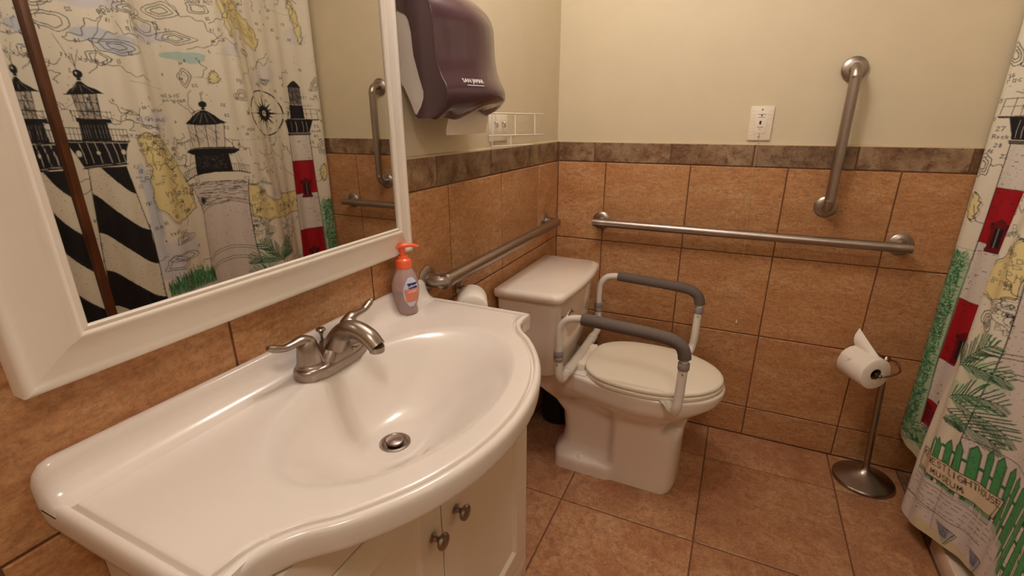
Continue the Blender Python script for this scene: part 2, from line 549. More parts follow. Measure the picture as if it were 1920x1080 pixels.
# ------------------------------------------------------------------ vanity
YC = -1.4545
ZS = 0.857
half = [(0.0, 0.408), (0.10, 0.408), (0.20, 0.408), (0.300, 0.408), (0.314, 0.405), (0.319, 0.396), (0.314, 0.384), (0.312, 0.368), (0.315, 0.350), (0.322, 0.333),
        (0.338, 0.309), (0.368, 0.279), (0.400, 0.235), (0.428, 0.185), (0.450, 0.125), (0.463, 0.062)]
outl = half + [(0.467, 0.0)] + [(x, -y) for x, y in reversed(half)]
def resample(pts, n, closed=True):
    P = np.array(pts, float)
    if closed: P = np.vstack([P, P[:1]])
    L = np.r_[0, np.cumsum(np.hypot(*np.diff(P, axis=0).T))]
    t = np.linspace(0, L[-1], n + (0 if closed else 0), endpoint=not closed)
    return np.stack([np.interp(t, L, P[:, i]) for i in range(P.shape[1])], 1)
# smooth the front curve with Catmull-Rom, keep the straight back and side corners
def crs(pts, sub=8):
    P = np.array(pts, float); out = []
    for i in range(len(P) - 1):
        p0 = P[max(i - 1, 0)]; p1 = P[i]; p2 = P[i + 1]; p3 = P[min(i + 2, len(P) - 1)]
        for k2 in range(sub):
            t = k2 / sub
            out.append(0.5 * (2 * p1 + (p2 - p0) * t + (2 * p0 - 5 * p1 + 4 * p2 - p3) * t * t + (3 * p1 - p0 - 3 * p2 + p3) * t ** 3))
    out.append(P[-1])
    return np.array(out)
front = crs(outl, 8)
front = resample(front, 230, False)
back = np.stack([np.zeros(50), np.linspace(-0.408, 0.408, 52)[1:-1]], 1)
O = np.vstack([front, back])           # runs right-back -> front -> left-back -> along the wall
nO = len(O)
def offset(P, d):
    Q = np.zeros_like(P)
    for i in range(len(P)):
        a = P[i] - P[i - 1]; b = P[(i + 1) % len(P)] - P[i]
        a = a / (np.hypot(*a) + 1e-9); b = b / (np.hypot(*b) + 1e-9)
        na = np.array([a[1], -a[0]]); nb = np.array([b[1], -b[0]])
        m = na + nb; m = m / (np.hypot(*m) + 1e-9)
        k2 = 1 / max(0.5, float(m @ na))
        Q[i] = P[i] + m * d * k2
    return Q
# sign check: inward must move towards the middle
test = offset(O, 0.01)
SG = 1.0 if np.hypot(*(test[120] - np.array([0.2, 0]))) < np.hypot(*(O[120] - np.array([0.2, 0]))) else -1.0
def off(d):
    Q = offset(O, SG * d)
    Q[:, 0] = np.maximum(Q[:, 0], min(0.0005 + abs(d) * 0.2, 0.02))
    Q[:, 1] = np.clip(Q[:, 1], -0.408 + d, 0.408 - d)
    return Q
BC = np.array([0.247, 0.008]); BA, BB = 0.168, 0.268
ANG = np.unwrap(np.arctan2(O[:, 1] - BC[1], O[:, 0] - BC[0]))
if ANG[-1] < ANG[0]: ANG = -np.maximum.accumulate(-ANG)
else: ANG = np.maximum.accumulate(ANG)
def off_star(d):
    """inset outline, sampled along fixed directions from the basin centre (never folds)"""
    Q = off(d)
    A_ = Q; B_ = np.roll(Q, -1, 0)
    out = np.zeros_like(Q)
    for i, th in enumerate(ANG):
        dv = np.array([math.cos(th), math.sin(th)])
        e = B_ - A_; w0 = A_ - BC
        den = dv[0] * e[:, 1] - dv[1] * e[:, 0]
        den = np.where(np.abs(den) < 1e-12, 1e-12, den)
        t = (w0[:, 0] * e[:, 1] - w0[:, 1] * e[:, 0]) / den
        u = (w0[:, 0] * dv[1] - w0[:, 1] * dv[0]) / den
        ok = (u >= -1e-6) & (u <= 1 + 1e-6) & (t > 0)
        out[i] = BC + dv * (t[ok].min() if ok.any() else np.hypot(*(Q[i] - BC)))
    return out
rings = []
def R3(P, z): return [(float(a), float(YC + b), float(z)) for a, b in P]
for d, z in ((0.030, 0.8170), (0.008, 0.8170), (0.004, 0.8178), (0.0018, 0.8205), (0.0012, 0.826), (0.0, 0.838), (0.0, 0.8475), (0.0010, 0.8525), (0.0035, 0.8565), (0.0075, 0.8585), (0.0112, 0.8585), (0.0128, 0.8572),
             (0.0136, 0.8525), (0.0148, 0.8495), (0.0170, 0.8493), (0.0182, 0.8515), (0.0190, 0.8555), (0.0205, 0.8568), (0.026, ZS)):
    rings.append(R3(off_star(d), z))
inn = off_star(0.026)
DC = np.array([0.218, -0.0045])
ang = np.unwrap(np.arctan2((inn[:, 1] - BC[1]) / BB, (inn[:, 0] - BC[0]) / BA))
if ang[-1] < ang[0]: ang = -np.maximum.accumulate(-ang)
else: ang = np.maximum.accumulate(ang)
ang = ang * 0.999 + np.linspace(ang[0], ang[0] + math.copysign(2 * PI, ang[-1] - ang[0]), len(ang), endpoint=False) * 0.001
E1 = np.stack([BC[0] + BA * np.cos(ang), BC[1] + BB * np.sin(ang)], 1)
for t in (0.35, 0.7, 0.9):
    rings.append(R3(inn * (1 - t) + E1 * t, ZS))
def S(u):
    v = min(1.0, u / 0.92)
    return math.sin(PI / 2 * v) ** 1.45
for i in range(0, 30):
    r = 1 - (i / 29.0)
    sdep = S(1 - r)
    c = BC * (1 - sdep) + DC * sdep
    a = 0.0275 + (BA - 0.0275) * r; b = 0.0275 + (BB - 0.0275) * r
    ring = np.stack([c[0] + a * np.cos(ang), c[1] + b * np.sin(ang)], 1)
    rings.append(R3(ring, ZS - 0.120 * sdep))
ct = thing('vanity_countertop', (0.2, YC, 0.813), 'white bow-front cultured marble countertop with moulded oval sink basin', 'sink')
mbt = MB().loft(rings, False, False)
obj('basin_top', mbt, 'marble', ct, 45)
sp = [(0.0005, 0.845), (0.0005, 0.9045), (0.005, 0.9075), (0.012, 0.9072), (0.0165, 0.903), (0.0185, 0.895), (0.022, 0.880), (0.029, 0.868), (0.040, 0.8605), (0.052, 0.8572), (0.052, 0.845)]
spr = []
for y, sc in ((-0.4080, 0.42), (-0.404, 0.72), (-0.396, 0.93), (-0.386, 1.0), (0.383, 1.0), (0.394, 0.96), (0.402, 0.82), (0.4078, 0.55)):
    spr.append([(x * (0.6 + 0.4 * sc), YC + y, 0.845 + (z - 0.845) * (0.25 + 0.75 * sc)) for x, z in sp])
obj('backsplash', MB().loft(spr), 'marble', ct, 50)
dc = (float(DC[0]), float(YC + DC[1]), ZS - 0.120)
dr = obj('drain_flange', MB().lathe([(0.0285, -0.001), (0.0280, 0.0020), (0.0245, 0.0028), (0.0205, -0.0005), (0.0185, -0.006), (0.0175, -0.020), (0.001, -0.021)], dc, 36), 'nickel', ct)
obj('drain_hole', MB().lathe([(0.0172, 0.0), (0.0172, 0.0006), (0.001, 0.0006)], (dc[0], dc[1], dc[2] - 0.0195), 30), 'dark', dr)
obj('stopper', MB().lathe([(0.006, -0.018), (0.006, 0.0), (0.0155, 0.002), (0.0165, 0.004), (0.0160, 0.0068), (0.012, 0.0085), (0.001, 0.0092)], dc, 32), 'nickel', ct)
# faint rusty scratch on the front slope of the basin
ptsS = []
for i in range(9):
    yy = -0.055 + 0.075 * i / 8
    best = None
    px_ = 0.292 + 0.008 * math.sin(i / 8 * PI)
    ptsS.append((px_, YC + yy - 0.02))
def basin_z(x, y):
    # height of the basin at a point, by bisection on the ring parameter
    lo, hi = 0.0, 1.0
    for _ in range(30):
        r = (lo + hi) / 2
        sdep = S(1 - r)
        c = BC * (1 - sdep) + DC * sdep
        a = 0.0275 + (BA - 0.0275) * r; b = 0.0275 + (BB - 0.0275) * r
        if ((x - c[0]) / a) ** 2 + ((y - YC - c[1]) / b) ** 2 > 1: lo = r
        else: hi = r
    return ZS - 0.120 * S(1 - (lo + hi) / 2)
scr = MB()
ring0 = []
for i, (x, y) in enumerate(ptsS):
    wd = 0.0012 * math.sin(PI * (i + 0.5) / 9) + 0.0002
    ring0.append([(x - wd, y, basin_z(x - wd, y) + 0.0003), (x + wd, y, basin_z(x + wd, y) + 0.0003)])
scr.loft(ring0, False, False, closed=False)
obj('scratch', scr, 'scratch', ct, 0)

cab = thing('vanity_cabinet', (0.15, -1.45, 0), 'white painted two-door vanity cabinet under the countertop', 'cabinet')
CY0, CY1, CX = -1.822, -1.083, 0.303
obj('side_panel', bevbox(0.002, CX, CY0, CY0 + 0.018, 0.0, 0.8125, 0.002), 'cabinet', cab)
obj('side_panel', bevbox(0.002, CX, CY1 - 0.018, CY1, 0.0, 0.8125, 0.002), 'cabinet', cab)
obj('bottom_panel', MB().box(0.002, CX, CY0 + 0.018, CY1 - 0.018, 0.07, 0.088), 'cabinet', cab, 0)
obj('toe_kick', MB().box(0.02, CX - 0.05, CY0 + 0.02, CY1 - 0.02, 0.0, 0.071), 'cabinet', cab, 0)
obj('face_rail', MB().prism([(CY0, 0.745), (CY1, 0.745), (CY1, 0.8125), (-1.175, 0.8125), (-1.25, 0.750), (-1.66, 0.750), (-1.735, 0.8125), (CY0, 0.8125)], 'x', CX, CX + 0.019), 'cabinet', cab, 20)
obj('base_rail', bevbox(CX, CX + 0.019, CY0, CY1, 0.07, 0.145, 0.002), 'cabinet', cab)
def door(y0, y1, ky):
    z0, z1, x0, x1 = 0.149, 0.741, CX + 0.0005, CX + 0.020
    w_ = 0.066
    rr = []
    for d, x in ((0, x0), (0, x1 - 0.002), (0.002, x1), (w_ - 0.004, x1), (w_ - 0.001, x1 - 0.0015), (w_ + 0.005, x1 - 0.009), (w_ + 0.008, x1 - 0.0095)):
        rr.append([(x, y0 + d, z0 + d), (x, y1 - d, z0 + d), (x, y1 - d, z1 - d), (x, y0 + d, z1 - d)])
    dd = obj('door', MB().loft(rr), 'cabinet', cab, 20)
    obj('knob', MB().lathe([(0.0095, 0.0), (0.0095, 0.002), (0.0055, 0.005), (0.0045, 0.011), (0.007, 0.0145), (0.0135, 0.018), (0.0158, 0.022), (0.0140, 0.0265), (0.008, 0.0292), (0.001, 0.030)], (x1, ky[0], ky[1]), 26, 'x'), 'nickel', dd)
door(CY0 + 0.003, -1.4775, (-1.507, 0.605))
door(-1.4735, CY1 - 0.003, (-1.432, 0.603))

# ------------------------------------------------------------------ faucet
fa = thing('faucet', (0.068, -1.437, ZS), 'brushed nickel two-handle faucet on the sink deck', 'faucet')
FY, FX = -1.437, 0.066
def stadium(hl, hw, waist=0.0, n=14):
    out = []
    for i in range(n + 1):
        t = -PI / 2 + PI * i / n
        out.append((hw * math.sin(t) * 1.0, hl - hw + hw * math.cos(t)))
    pts = [(x, y) for x, y in out]
    pts2 = [(-x, -y) for x, y in out]
    mid1 = [(hw + waist * 0.8, 0.045), (hw + waist, 0.02), (hw + waist, 0.0), (hw + waist, -0.02), (hw + waist * 0.8, -0.045)]
    return pts + mid1 + pts2 + [(-hw, -0.02), (-hw, 0.02)]
bp = []
for hl, hw, ws, z in ((0.083, 0.0255, 0.006, 0.0), (0.0835, 0.026, 0.006, 0.003), (0.0835, 0.026, 0.006, 0.014), (0.082, 0.0245, 0.005, 0.0185), (0.078, 0.021, 0.003, 0.0205)):
    bp.append([(FX + a, FY + b, ZS + z) for a, b in stadium(hl, hw, ws)])
obj('deck_plate', MB().loft(bp), 'nickel', fa, 50)
for sgn in (-1, 1):
    hy = FY + sgn * 0.052
    h = obj('handle_hub', MB().lathe([(0.0245, 0.016), (0.0245, 0.024), (0.0228, 0.0255), (0.0220, 0.030), (0.0205, 0.046), (0.0185, 0.058), (0.0155, 0.068), (0.010, 0.0745), (0.001, 0.077)], (FX, hy, ZS), 30), 'nickel', fa)
    lv = [(FX, hy + sgn * -0.004, ZS + 0.064), (FX, hy + sgn * 0.010, ZS + 0.0735), (FX - 0.001, hy + sgn * 0.028, ZS + 0.0735), (FX - 0.002, hy + sgn * 0.048, ZS + 0.074), (FX - 0.003, hy + sgn * 0.066, ZS + 0.0815), (FX - 0.003, hy + sgn * 0.0755, ZS + 0.087)]
    obj('lever', MB().tube(lv, [0.014, 0.0118, 0.0088, 0.0078, 0.0085, 0.0045], 16, 6, flat=((0, 0, 1), 0.78)), 'nickel', h, 60)
spt = [(FX - 0.002, FY, ZS + 0.010), (FX + 0.010, FY, ZS + 0.038), (FX + 0.034, FY, ZS + 0.070), (FX + 0.066, FY, ZS + 0.0815), (FX + 0.096, FY, ZS + 0.0725), (FX + 0.114, FY, ZS + 0.056)]
obj('spout', MB().tube(spt, [0.028, 0.0235, 0.0185, 0.0170, 0.0170, 0.0162], 20, 7, flat=((1, 0, 0), 0.85)), 'nickel', fa, 60)
obj('spout_skirt', MB().loft([[(FX + a * s1 + 0.004, FY + b * s2, ZS + z) for a, b in rrect(-0.026, 0.026, -0.042, 0.042, 0.022)] for s1, s2, z in ((1, 1, 0.012), (1, 0.9, 0.022), (0.86, 0.66, 0.034), (0.7, 0.44, 0.048))]), 'nickel', fa, 60)
obj('aerator', MB().lathe([(0.0135, 0.0), (0.0140, 0.006), (0.0140, 0.010)], (FX + 0.112, FY, ZS + 0.0475), 24), 'nickel', fa)
obj('lift_rod', MB().lathe([(0.0025, 0.0), (0.0025, 0.036), (0.0045, 0.039), (0.0045, 0.042), (0.0085, 0.0445), (0.0092, 0.047), (0.0075, 0.0495), (0.001, 0.051)], (FX - 0.020, FY, ZS + 0.0195), 20), 'nickel', fa)

# ------------------------------------------------------------------ soap bottle
SX, SY_ = 0.038, -1.163
sb = thing('soap_bottle', (SX, SY_, ZS), 'clear pink foaming hand soap bottle with orange pump beside the faucet', 'soap')
bp = [(0.001, 0.0), (0.024, 0.0), (0.0262, 0.003), (0.0262, 0.010), (0.0245, 0.017), (0.0262, 0.026), (0.0305, 0.042), (0.0325, 0.060), (0.0310, 0.078), (0.0265, 0.094), (0.0210, 0.106), (0.0175, 0.113), (0.0165, 0.1165)]
obj('bottle', MB().lathe(bp, (SX, SY_, ZS + 0.0005), 36, sy=1.0), 'soap', sb, 60)
cp = obj('pump_collar', MB().lathe([(0.0178, 0.112), (0.0190, 0.114), (0.0190, 0.126), (0.0175, 0.1315), (0.0125, 0.1355), (0.0115, 0.1405), (0.0065, 0.1410), (0.0058, 0.158), (0.0065, 0.160)], (SX, SY_, ZS + 0.0005), 30), 'orange', sb, 30)
hd = MB().tube([(SX - 0.010, SY_ - 0.012, ZS + 0.163), (SX, SY_, ZS + 0.1655), (SX + 0.014, SY_ + 0.014, ZS + 0.165), (SX + 0.026, SY_ + 0.026, ZS + 0.160)], [0.007, 0.0105, 0.0075, 0.0045], 14, 5, flat=((0, 0, 1), 0.6))
obj('pump_head', hd, 'orange', sb, 60)
# label: patches hugging the bottle, facing the viewer's right
def bottle_r(z):
    return float(np.interp(z, [p[1] for p in bp], [p[0] for p in bp]))
def lab_patch(name, mat, poly_fn, a0, a1, z0, z1, lift, n=14, m=12):
    mb = MB(); grid = []
    for j in range(m + 1):
        t = j / m
        z = z0 + (z1 - z0) * t
        e0, e1 = poly_fn(t)
        rr = bottle_r(z) + lift
        grid.append([(SX + rr * math.cos(a), SY_ + rr * math.sin(a), ZS + 0.0005 + z) for a in np.linspace(a0 + (a1 - a0) * e0, a0 + (a1 - a0) * e1, n)])
    mb.loft(grid, False, False, closed=False)
    return obj(name, mb, mat, sb, 60)
A0, A1 = -1.10, 0.25
lab_patch('label', 'label_pale', lambda t: (0.5 - 0.5 * math.sin(PI * min(1, max(0.02, t * 0.92 + 0.04))) ** 0.6, 0.5 + 0.5 * math.sin(PI * min(1, max(0.02, t * 0.92 + 0.04))) ** 0.6), A0, A1, 0.022, 0.094, 0.0004)
lab_patch('label_band', 'label_coral', lambda t: (0.06 + 0.1 * (1 - t), 0.93), A0, A1, 0.034, 0.067, 0.0007)
lp = lab_patch('label_badge', 'blue_print', lambda t: (0.30 - 0.06 * t, 0.86), A0, A1, 0.068, 0.081, 0.0009)
def wrap_text(txt, size, ac, zc, mat, rot=0.0):
    vs, fs = text_mesh(txt, size, 0.0002)
    mb = MB(); out = []
    for v in vs:
        x = v.x * math.cos(rot) - v.y * math.sin(rot); y = v.x * math.sin(rot) + v.y * math.cos(rot)
        z = zc + y; rr = bottle_r(z) + 0.0013 + v.z
        a = ac + x / rr
        out.append((SX + rr * math.cos(a), SY_ + rr * math.sin(a), ZS + 0.0005 + z))
    mb.add(out, fs)
    obj('label_lettering', mb, mat, sb, 0)
wrap_text('Softsoap', 0.0085, (A0 + A1) / 2 + 0.1, 0.0745, 'print_white', 0.12)
wrap_text('ANTIBAC', 0.0058, (A0 + A1) / 2 + 0.02, 0.061, 'print_white', 0.06)

# ------------------------------------------------------------------ grab bars
def flange(c, axis, sg, R=0.038):
    return MB().lathe([(R, 0.0), (R, sg * 0.002), (R * 0.93, sg * 0.005), (R * 0.62, sg * 0.0085), (R * 0.56, sg * 0.009)], c, 34, axis)
def grab(name, label, p0, p1, normal, r=0.0165, so=0.057):
    p0, p1, nn = Vector(p0), Vector(p1), Vector(normal)
    t = thing(name, tuple(p0), label, 'grab bar', 'stainless grab bars')
    d = (p1 - p0).normalized()
    q = 0.030
    pts = [p0 + nn * 0.002, p0 + nn * (so - q), p0 + nn * (so - q * 0.3) + d * q * 0.3, p0 + nn * so + d * q, p0 + nn * so + d * (q + 0.03)]
    pts += [p1 + nn * so - d * (q + 0.03), p1 + nn * so - d * q, p1 + nn * (so - q * 0.3) - d * q * 0.3, p1 + nn * (so - q), p1 + nn * 0.002]
    obj('bar', MB().tube([tuple(p) for p in pts], r, 20, 5), 'steel', t, 60)
    ax = 'x' if abs(nn.x) > 0.5 else 'y'
    sg = 1 if (nn.x + nn.y) > 0 else -1
    for p in (p0, p1):
        obj('flange', flange(tuple(p + nn * 0.0008), ax, sg), 'steel', t, 40)
    return t
grab('grab_bar', 'brushed steel grab bar running low along the left wall over the toilet tank', (0.0, -1.022, 0.893), (0.0, -0.150, 0.893), (1, 0, 0), 0.0185, 0.055)
grab('grab_bar', 'long horizontal brushed steel grab bar across the back wall tiles', (0.205, 0.0, 0.886), (1.258, 0.0, 0.886), (0, -1, 0))
grab('grab_bar', 'upright brushed steel grab bar on the back wall crossing the slate border', (1.017, 0.0, 1.000), (1.017, 0.0, 1.452), (0, -1, 0))

# ------------------------------------------------------------------ toilet
TY = -0.415
def sm(a, b, x):
    t = min(1, max(0, (x - a) / (b - a))); return t * t * (3 - 2 * t)
def wid(x, z, x0, x1):
    foot = 0.118 if z < 0.05 else 0.118 + (0.068 - 0.118) * sm(0.05, 0.080, z)
    trap = foot
    frontw = 0.104 + 0.004 * (1 - z / 0.3)
    neckw = trap + (0.095 - trap) * sm(0.25, 0.36, z)
    lower = neckw + (frontw - neckw) * sm(0.405, 0.432, x)
    bowl = 0.186 * math.sqrt(max(0, 1 - ((x - 0.515) / 0.262) ** 2)) if x > 0.515 else 0.186 - 0.075 * sm(0.515, 0.16, x)
    bowl = max(bowl, 0.001)
    k2 = sm(0.255, 0.375, z)
    wv = lower + (bowl - lower) * k2
    # rounded ends
    e0 = 0.055 if z < 0.25 else 0.03
    d = min(1, max(0, (x - x0) / e0)); wv *= math.sqrt(max(0.0, 1 - (1 - d) ** 2.4))
    if k2 < 0.999:
        d = min(1, max(0, (x1 - x) / 0.05)); wv *= (1 - k2) * math.sqrt(max(0.0, 1 - (1 - d) ** 2.6)) + k2
    return wv
zl = [0.0, 0.006, 0.03, 0.048, 0.056, 0.066, 0.08, 0.10, 0.14, 0.18, 0.22, 0.25, 0.275, 0.30, 0.315, 0.33, 0.345, 0.36, 0.372, 0.38, 0.385, 0.40, 0.412, 0.420]
x0s = np.interp(zl, [0, 0.05, 0.08, 0.14, 0.22, 0.28, 0.33, 0.37, 0.42], [0.180, 0.185, 0.205, 0.215, 0.205, 0.170, 0.115, 0.060, 0.050])
x1s = np.interp(zl, [0, 0.006, 0.25, 0.30, 0.33, 0.36, 0.38, 0.40, 0.42], [0.655, 0.660, 0.664, 0.680, 0.708, 0.744, 0.768, 0.777, 0.777])
rg = []
NX = 60
for z, a, b in zip(zl, x0s, x1s):
    tt = [(1 - math.cos(PI * i / NX)) / 2 for i in range(NX + 1)]
    xsn = [a + (b - a) * t for t in tt]
    # at bowl heights scale the egg so its tip meets x1
    def W(x):
        if z > 0.2551 and x > 0.515:
            xx = 0.515 + (x - 0.515) / max(1e-4, (b - 0.515)) * 0.262
            k2 = sm(0.255, 0.375, z)
            full = wid(min(xx, 0.777), z, a, b)
            return full * (1 - 0.04 * (1 - k2))
        return wid(x, z, a, b)
    ws_ = [max(0.0006, W(x)) for x in xsn]
    ws_[0] = 0.0006; ws_[-1] = 0.0006
    ring = [(x, TY - w_, z) for x, w_ in zip(xsn, ws_)] + [(x, TY + w_, z) for x, w_ in reversed(list(zip(xsn, ws_)))]
    rg.append(ring)
to = thing('toilet', (0.4, TY, 0), 'white elongated two-piece toilet in the corner of the tiled room', 'toilet')
# soft rim edge
rg.append([(0.42 + (x - 0.42) * 0.985, TY + (y - TY) * 0.965, 0.4245) for x, y, z in rg[-1]])
obj('bowl', MB().loft(rg), 'porcelain', to, 70)
for sg in (-1, 1):
    obj('bolt_cap', MB().lathe([(0.014, 0), (0.014, 0.006), (0.011, 0.014), (0.005, 0.018), (0.001, 0.019)], (0.305, TY + sg * 0.098, 0.0495), 20), 'porcelain', to)
def tank_ring(x0, x1, hw0, hw1, z, r=0.03, bow=0.012, n=7):
    """plan outline: flat back, bowed front, hw0 at back, hw1 at front"""
    pts = rrect(0, 1, -1, 1, 0.001, 1)
    out = []
    # back-left -> front ... build by corners with radius
    def corner(cx, cy, a0, rr):
        return [(cx + rr * math.cos(a0 + PI / 2 * i / n), cy + rr * math.sin(a0 + PI / 2 * i / n)) for i in range(n + 1)]
    out += corner(x1 - r, hw1 - r, 0, r)
    out += corner(x0 + 0.012, hw0 - 0.012, PI / 2, 0.012)
    out += corner(x0 + 0.012, -hw0 + 0.012, PI, 0.012)
    out += corner(x1 - r, -hw1 + r, 1.5 * PI, r)
    res = []
    for x, y in out:
        b = bow * (1 - (y / hw1) ** 2) * max(0, (x - x0) / (x1 - x0))
        res.append((x + b, TY + y, z))
    # front bow points
    fr = []
    for i in range(1, 12):
        y = -(hw1 - r) + 2 * (hw1 - r) * i / 12
        fr.append((x1 + bow * (1 - (y / hw1) ** 2), TY + y, z))
    return res + fr
tk = obj('tank', MB().loft([tank_ring(0.022, 0.205, 0.185, 0.180, 0.421, 0.035), tank_ring(0.020, 0.215, 0.196, 0.192, 0.435, 0.035), tank_ring(0.018, 0.228, 0.212, 0.206, 0.56, 0.03), tank_ring(0.017, 0.238, 0.226, 0.218, 0.722, 0.028)]), 'porcelain', to, 50)
obj('tank_lid', MB().loft([tank_ring(0.016, 0.240, 0.232, 0.226, 0.7205, 0.03, 0.016), tank_ring(0.012, 0.252, 0.242, 0.236, 0.727, 0.03, 0.018), tank_ring(0.010, 0.256, 0.245, 0.240, 0.742, 0.032, 0.020), tank_ring(0.012, 0.252, 0.242, 0.236, 0.752, 0.032, 0.020), tank_ring(0.020, 0.240, 0.230, 0.224, 0.757, 0.03, 0.018)]), 'porcelain', to, 50)
fh = obj('flush_lever', MB().lathe([(0.012, 0), (0.012, 0.004), (0.007, 0.007), (0.006, 0.014)], (0.249, TY - 0.206, 0.666), 20, 'x'), 'chrome', to)
obj('lever_arm', MB().tube([(0.262, TY - 0.212, 0.660), (0.268, TY - 0.202, 0.682), (0.270, TY - 0.180, 0.692), (0.270, TY - 0.152, 0.680)], [0.0065, 0.0085, 0.0078, 0.005], 12, 5, flat=((1, 0, 0), 0.6)), 'chrome', fh)
# seat and lid: egg outlines
def egg(x0, x1, hw, z, sh=0.0, n=64):
    out = []
    xc = 0.515
    for i in range(n):
        t = 2 * PI * i / n
        c, s_ = math.cos(t), math.sin(t)
        if c >= 0:
            x = xc + (x1 - sh - xc) * c; y = (hw - sh) * s_
        else:
            x = xc + (xc - x0 - sh) * (-(abs(c) ** 0.62)); y = (hw - sh) * math.copysign(abs(s_) ** 0.62, s_) * (1 - 0.14 * abs(c) ** 1.5)
        out.append((x, TY + y, z))
    return out
obj('seat', MB().loft([egg(0.300, 0.770, 0.186, 0.4250, 0.004), egg(0.300, 0.770, 0.186, 0.4280), egg(0.300, 0.770, 0.186, 0.4370), egg(0.300, 0.770, 0.186, 0.4400, 0.004)]), 'seat', to, 50)
obj('seat_lid', MB().loft([egg(0.296, 0.768, 0.184, 0.4412, 0.003), egg(0.296, 0.768, 0.184, 0.4440), egg(0.296, 0.768, 0.184, 0.4510), egg(0.296, 0.768, 0.184, 0.4560, 0.004), egg(0.296, 0.768, 0.184, 0.4590, 0.014), egg(0.296, 0.768, 0.184, 0.4610, 0.05), egg(0.296, 0.768, 0.184, 0.4615, 0.11)]), 'seat', to, 60)
hg = obj('hinge_bar', bevbox(0.276, 0.300, TY - 0.095, TY + 0.095, 0.4255, 0.450, 0.004), 'seat', to)
for sg in (-1, 1):
    obj('hinge_cap', bevbox(0.270, 0.304, TY + sg * 0.075 - 0.018, TY + sg * 0.075 + 0.018, 0.4255, 0.4555, 0.004), 'seat', hg)

# ------------------------------------------------------------------ toilet safety frame
sf = thing('toilet_safety_frame', (0.4, TY, 0.4255), 'white tubular toilet safety frame with grey foam armrests', 'safety rail')
obj('mounting_plate', bevbox(0.236, 0.318, TY - 0.125, TY + 0.125, 0.4250, 0.4285, 0.0012), 'tube', sf)
obj('crossbar', MB().tube([(0.262, TY - 0.165, 0.452), (0.262, TY + 0.165, 0.452)], 0.0165, 18, 1, False), 'tube', sf, 50)
for sg in (-1, 1):
    obj('bar_collar', MB().tube([(0.262, TY + sg * 0.130, 0.452), (0.262, TY + sg * 0.1665, 0.452)], 0.0185, 18, 1, False), 'tube', sf, 50)
    yo = TY + sg * 0.247
    # lower rear tube: out of the crossbar, bent upward
    obj('lower_tube', MB().tube([(0.262, TY + sg * 0.150, 0.4525), (0.262, TY + sg * 0.19, 0.4525), (0.262, TY + sg * 0.225, 0.455), (0.259, TY + sg * 0.243, 0.472), (0.257, yo, 0.50), (0.256, yo, 0.560)], 0.0145, 16, 5), 'tube', sf, 60)
    obj('lower_tube', MB().tube([(0.612, TY + sg * 0.178, 0.4215), (0.622, TY + sg * 0.205, 0.422), (0.636, TY + sg * 0.233, 0.432), (0.643, yo, 0.458), (0.646, yo, 0.50), (0.648, yo, 0.600)], 0.0145, 16, 5), 'tube', sf, 60)
    obj('clamp_plate', MB().prism([(0.572, TY + sg * 0.160), (0.632, TY + sg * 0.160), (0.630, TY + sg * 0.212), (0.612, TY + sg * 0.214)], 'z', 0.4245, 0.4275), 'tube', sf, 0)
    arm = [(0.256, yo, 0.545), (0.256, yo, 0.630), (0.262, yo, 0.662), (0.284, yo, 0.688), (0.318, yo, 0.697), (0.36, yo, 0.697), (0.46, yo, 0.692), (0.56, yo, 0.686), (0.606, yo, 0.680), (0.634, yo, 0.665), (0.646, yo, 0.640), (0.649, yo, 0.61), (0.649, yo, 0.585)]
    at = obj('arm_tube', MB().tube(arm, 0.0122, 16, 5), 'tube', sf, 60)
    ft = [(0.330, yo, 0.698), (0.36, yo, 0.697), (0.46, yo, 0.692), (0.56, yo, 0.686), (0.606, yo, 0.680), (0.634, yo, 0.665), (0.645, yo, 0.645), (0.6485, yo, 0.626)]
    obj('foam_grip', MB().tube(ft, 0.0195, 20, 5), 'foam', at, 50)
    for x, z in ((0.256, 0.562), (0.6485, 0.602)):
        obj('collar', MB().lathe([(0.0165, -0.011), (0.0172, -0.009), (0.0172, 0.009), (0.0150, 0.012), (0.0125, 0.012)], (x, yo, z), 20), 'collar', sf)
    obj('collar', MB().lathe([(0.0160, -0.006), (0.0168, -0.004), (0.0168, 0.004), (0.0160, 0.006)], (0.256, yo, 0.541), 20), 'collar', sf)
    obj('push_button', MB().lathe([(0.0035, 0), (0.003, -0.003), (0.001, -0.0035)], (0.6485, yo - 0.0135, 0.580), 10, 'y'), 'chrome', sf)
    obj('push_button', MB().lathe([(0.0035, 0), (0.003, -0.003), (0.001, -0.0035)], (0.256, yo - 0.0135, 0.525), 10, 'y'), 'chrome', sf)

# ------------------------------------------------------------------ paper towel dispenser
DY0, DY1 = -1.073, -0.798
DYc, DHW = (DY0 + DY1) / 2, (DY1 - DY0) / 2
pd = thing('towel_dispenser', (0.0, DYc, 1.46), 'smoky plum paper towel dispenser mounted on the wall right of the mirror', 'dispenser')
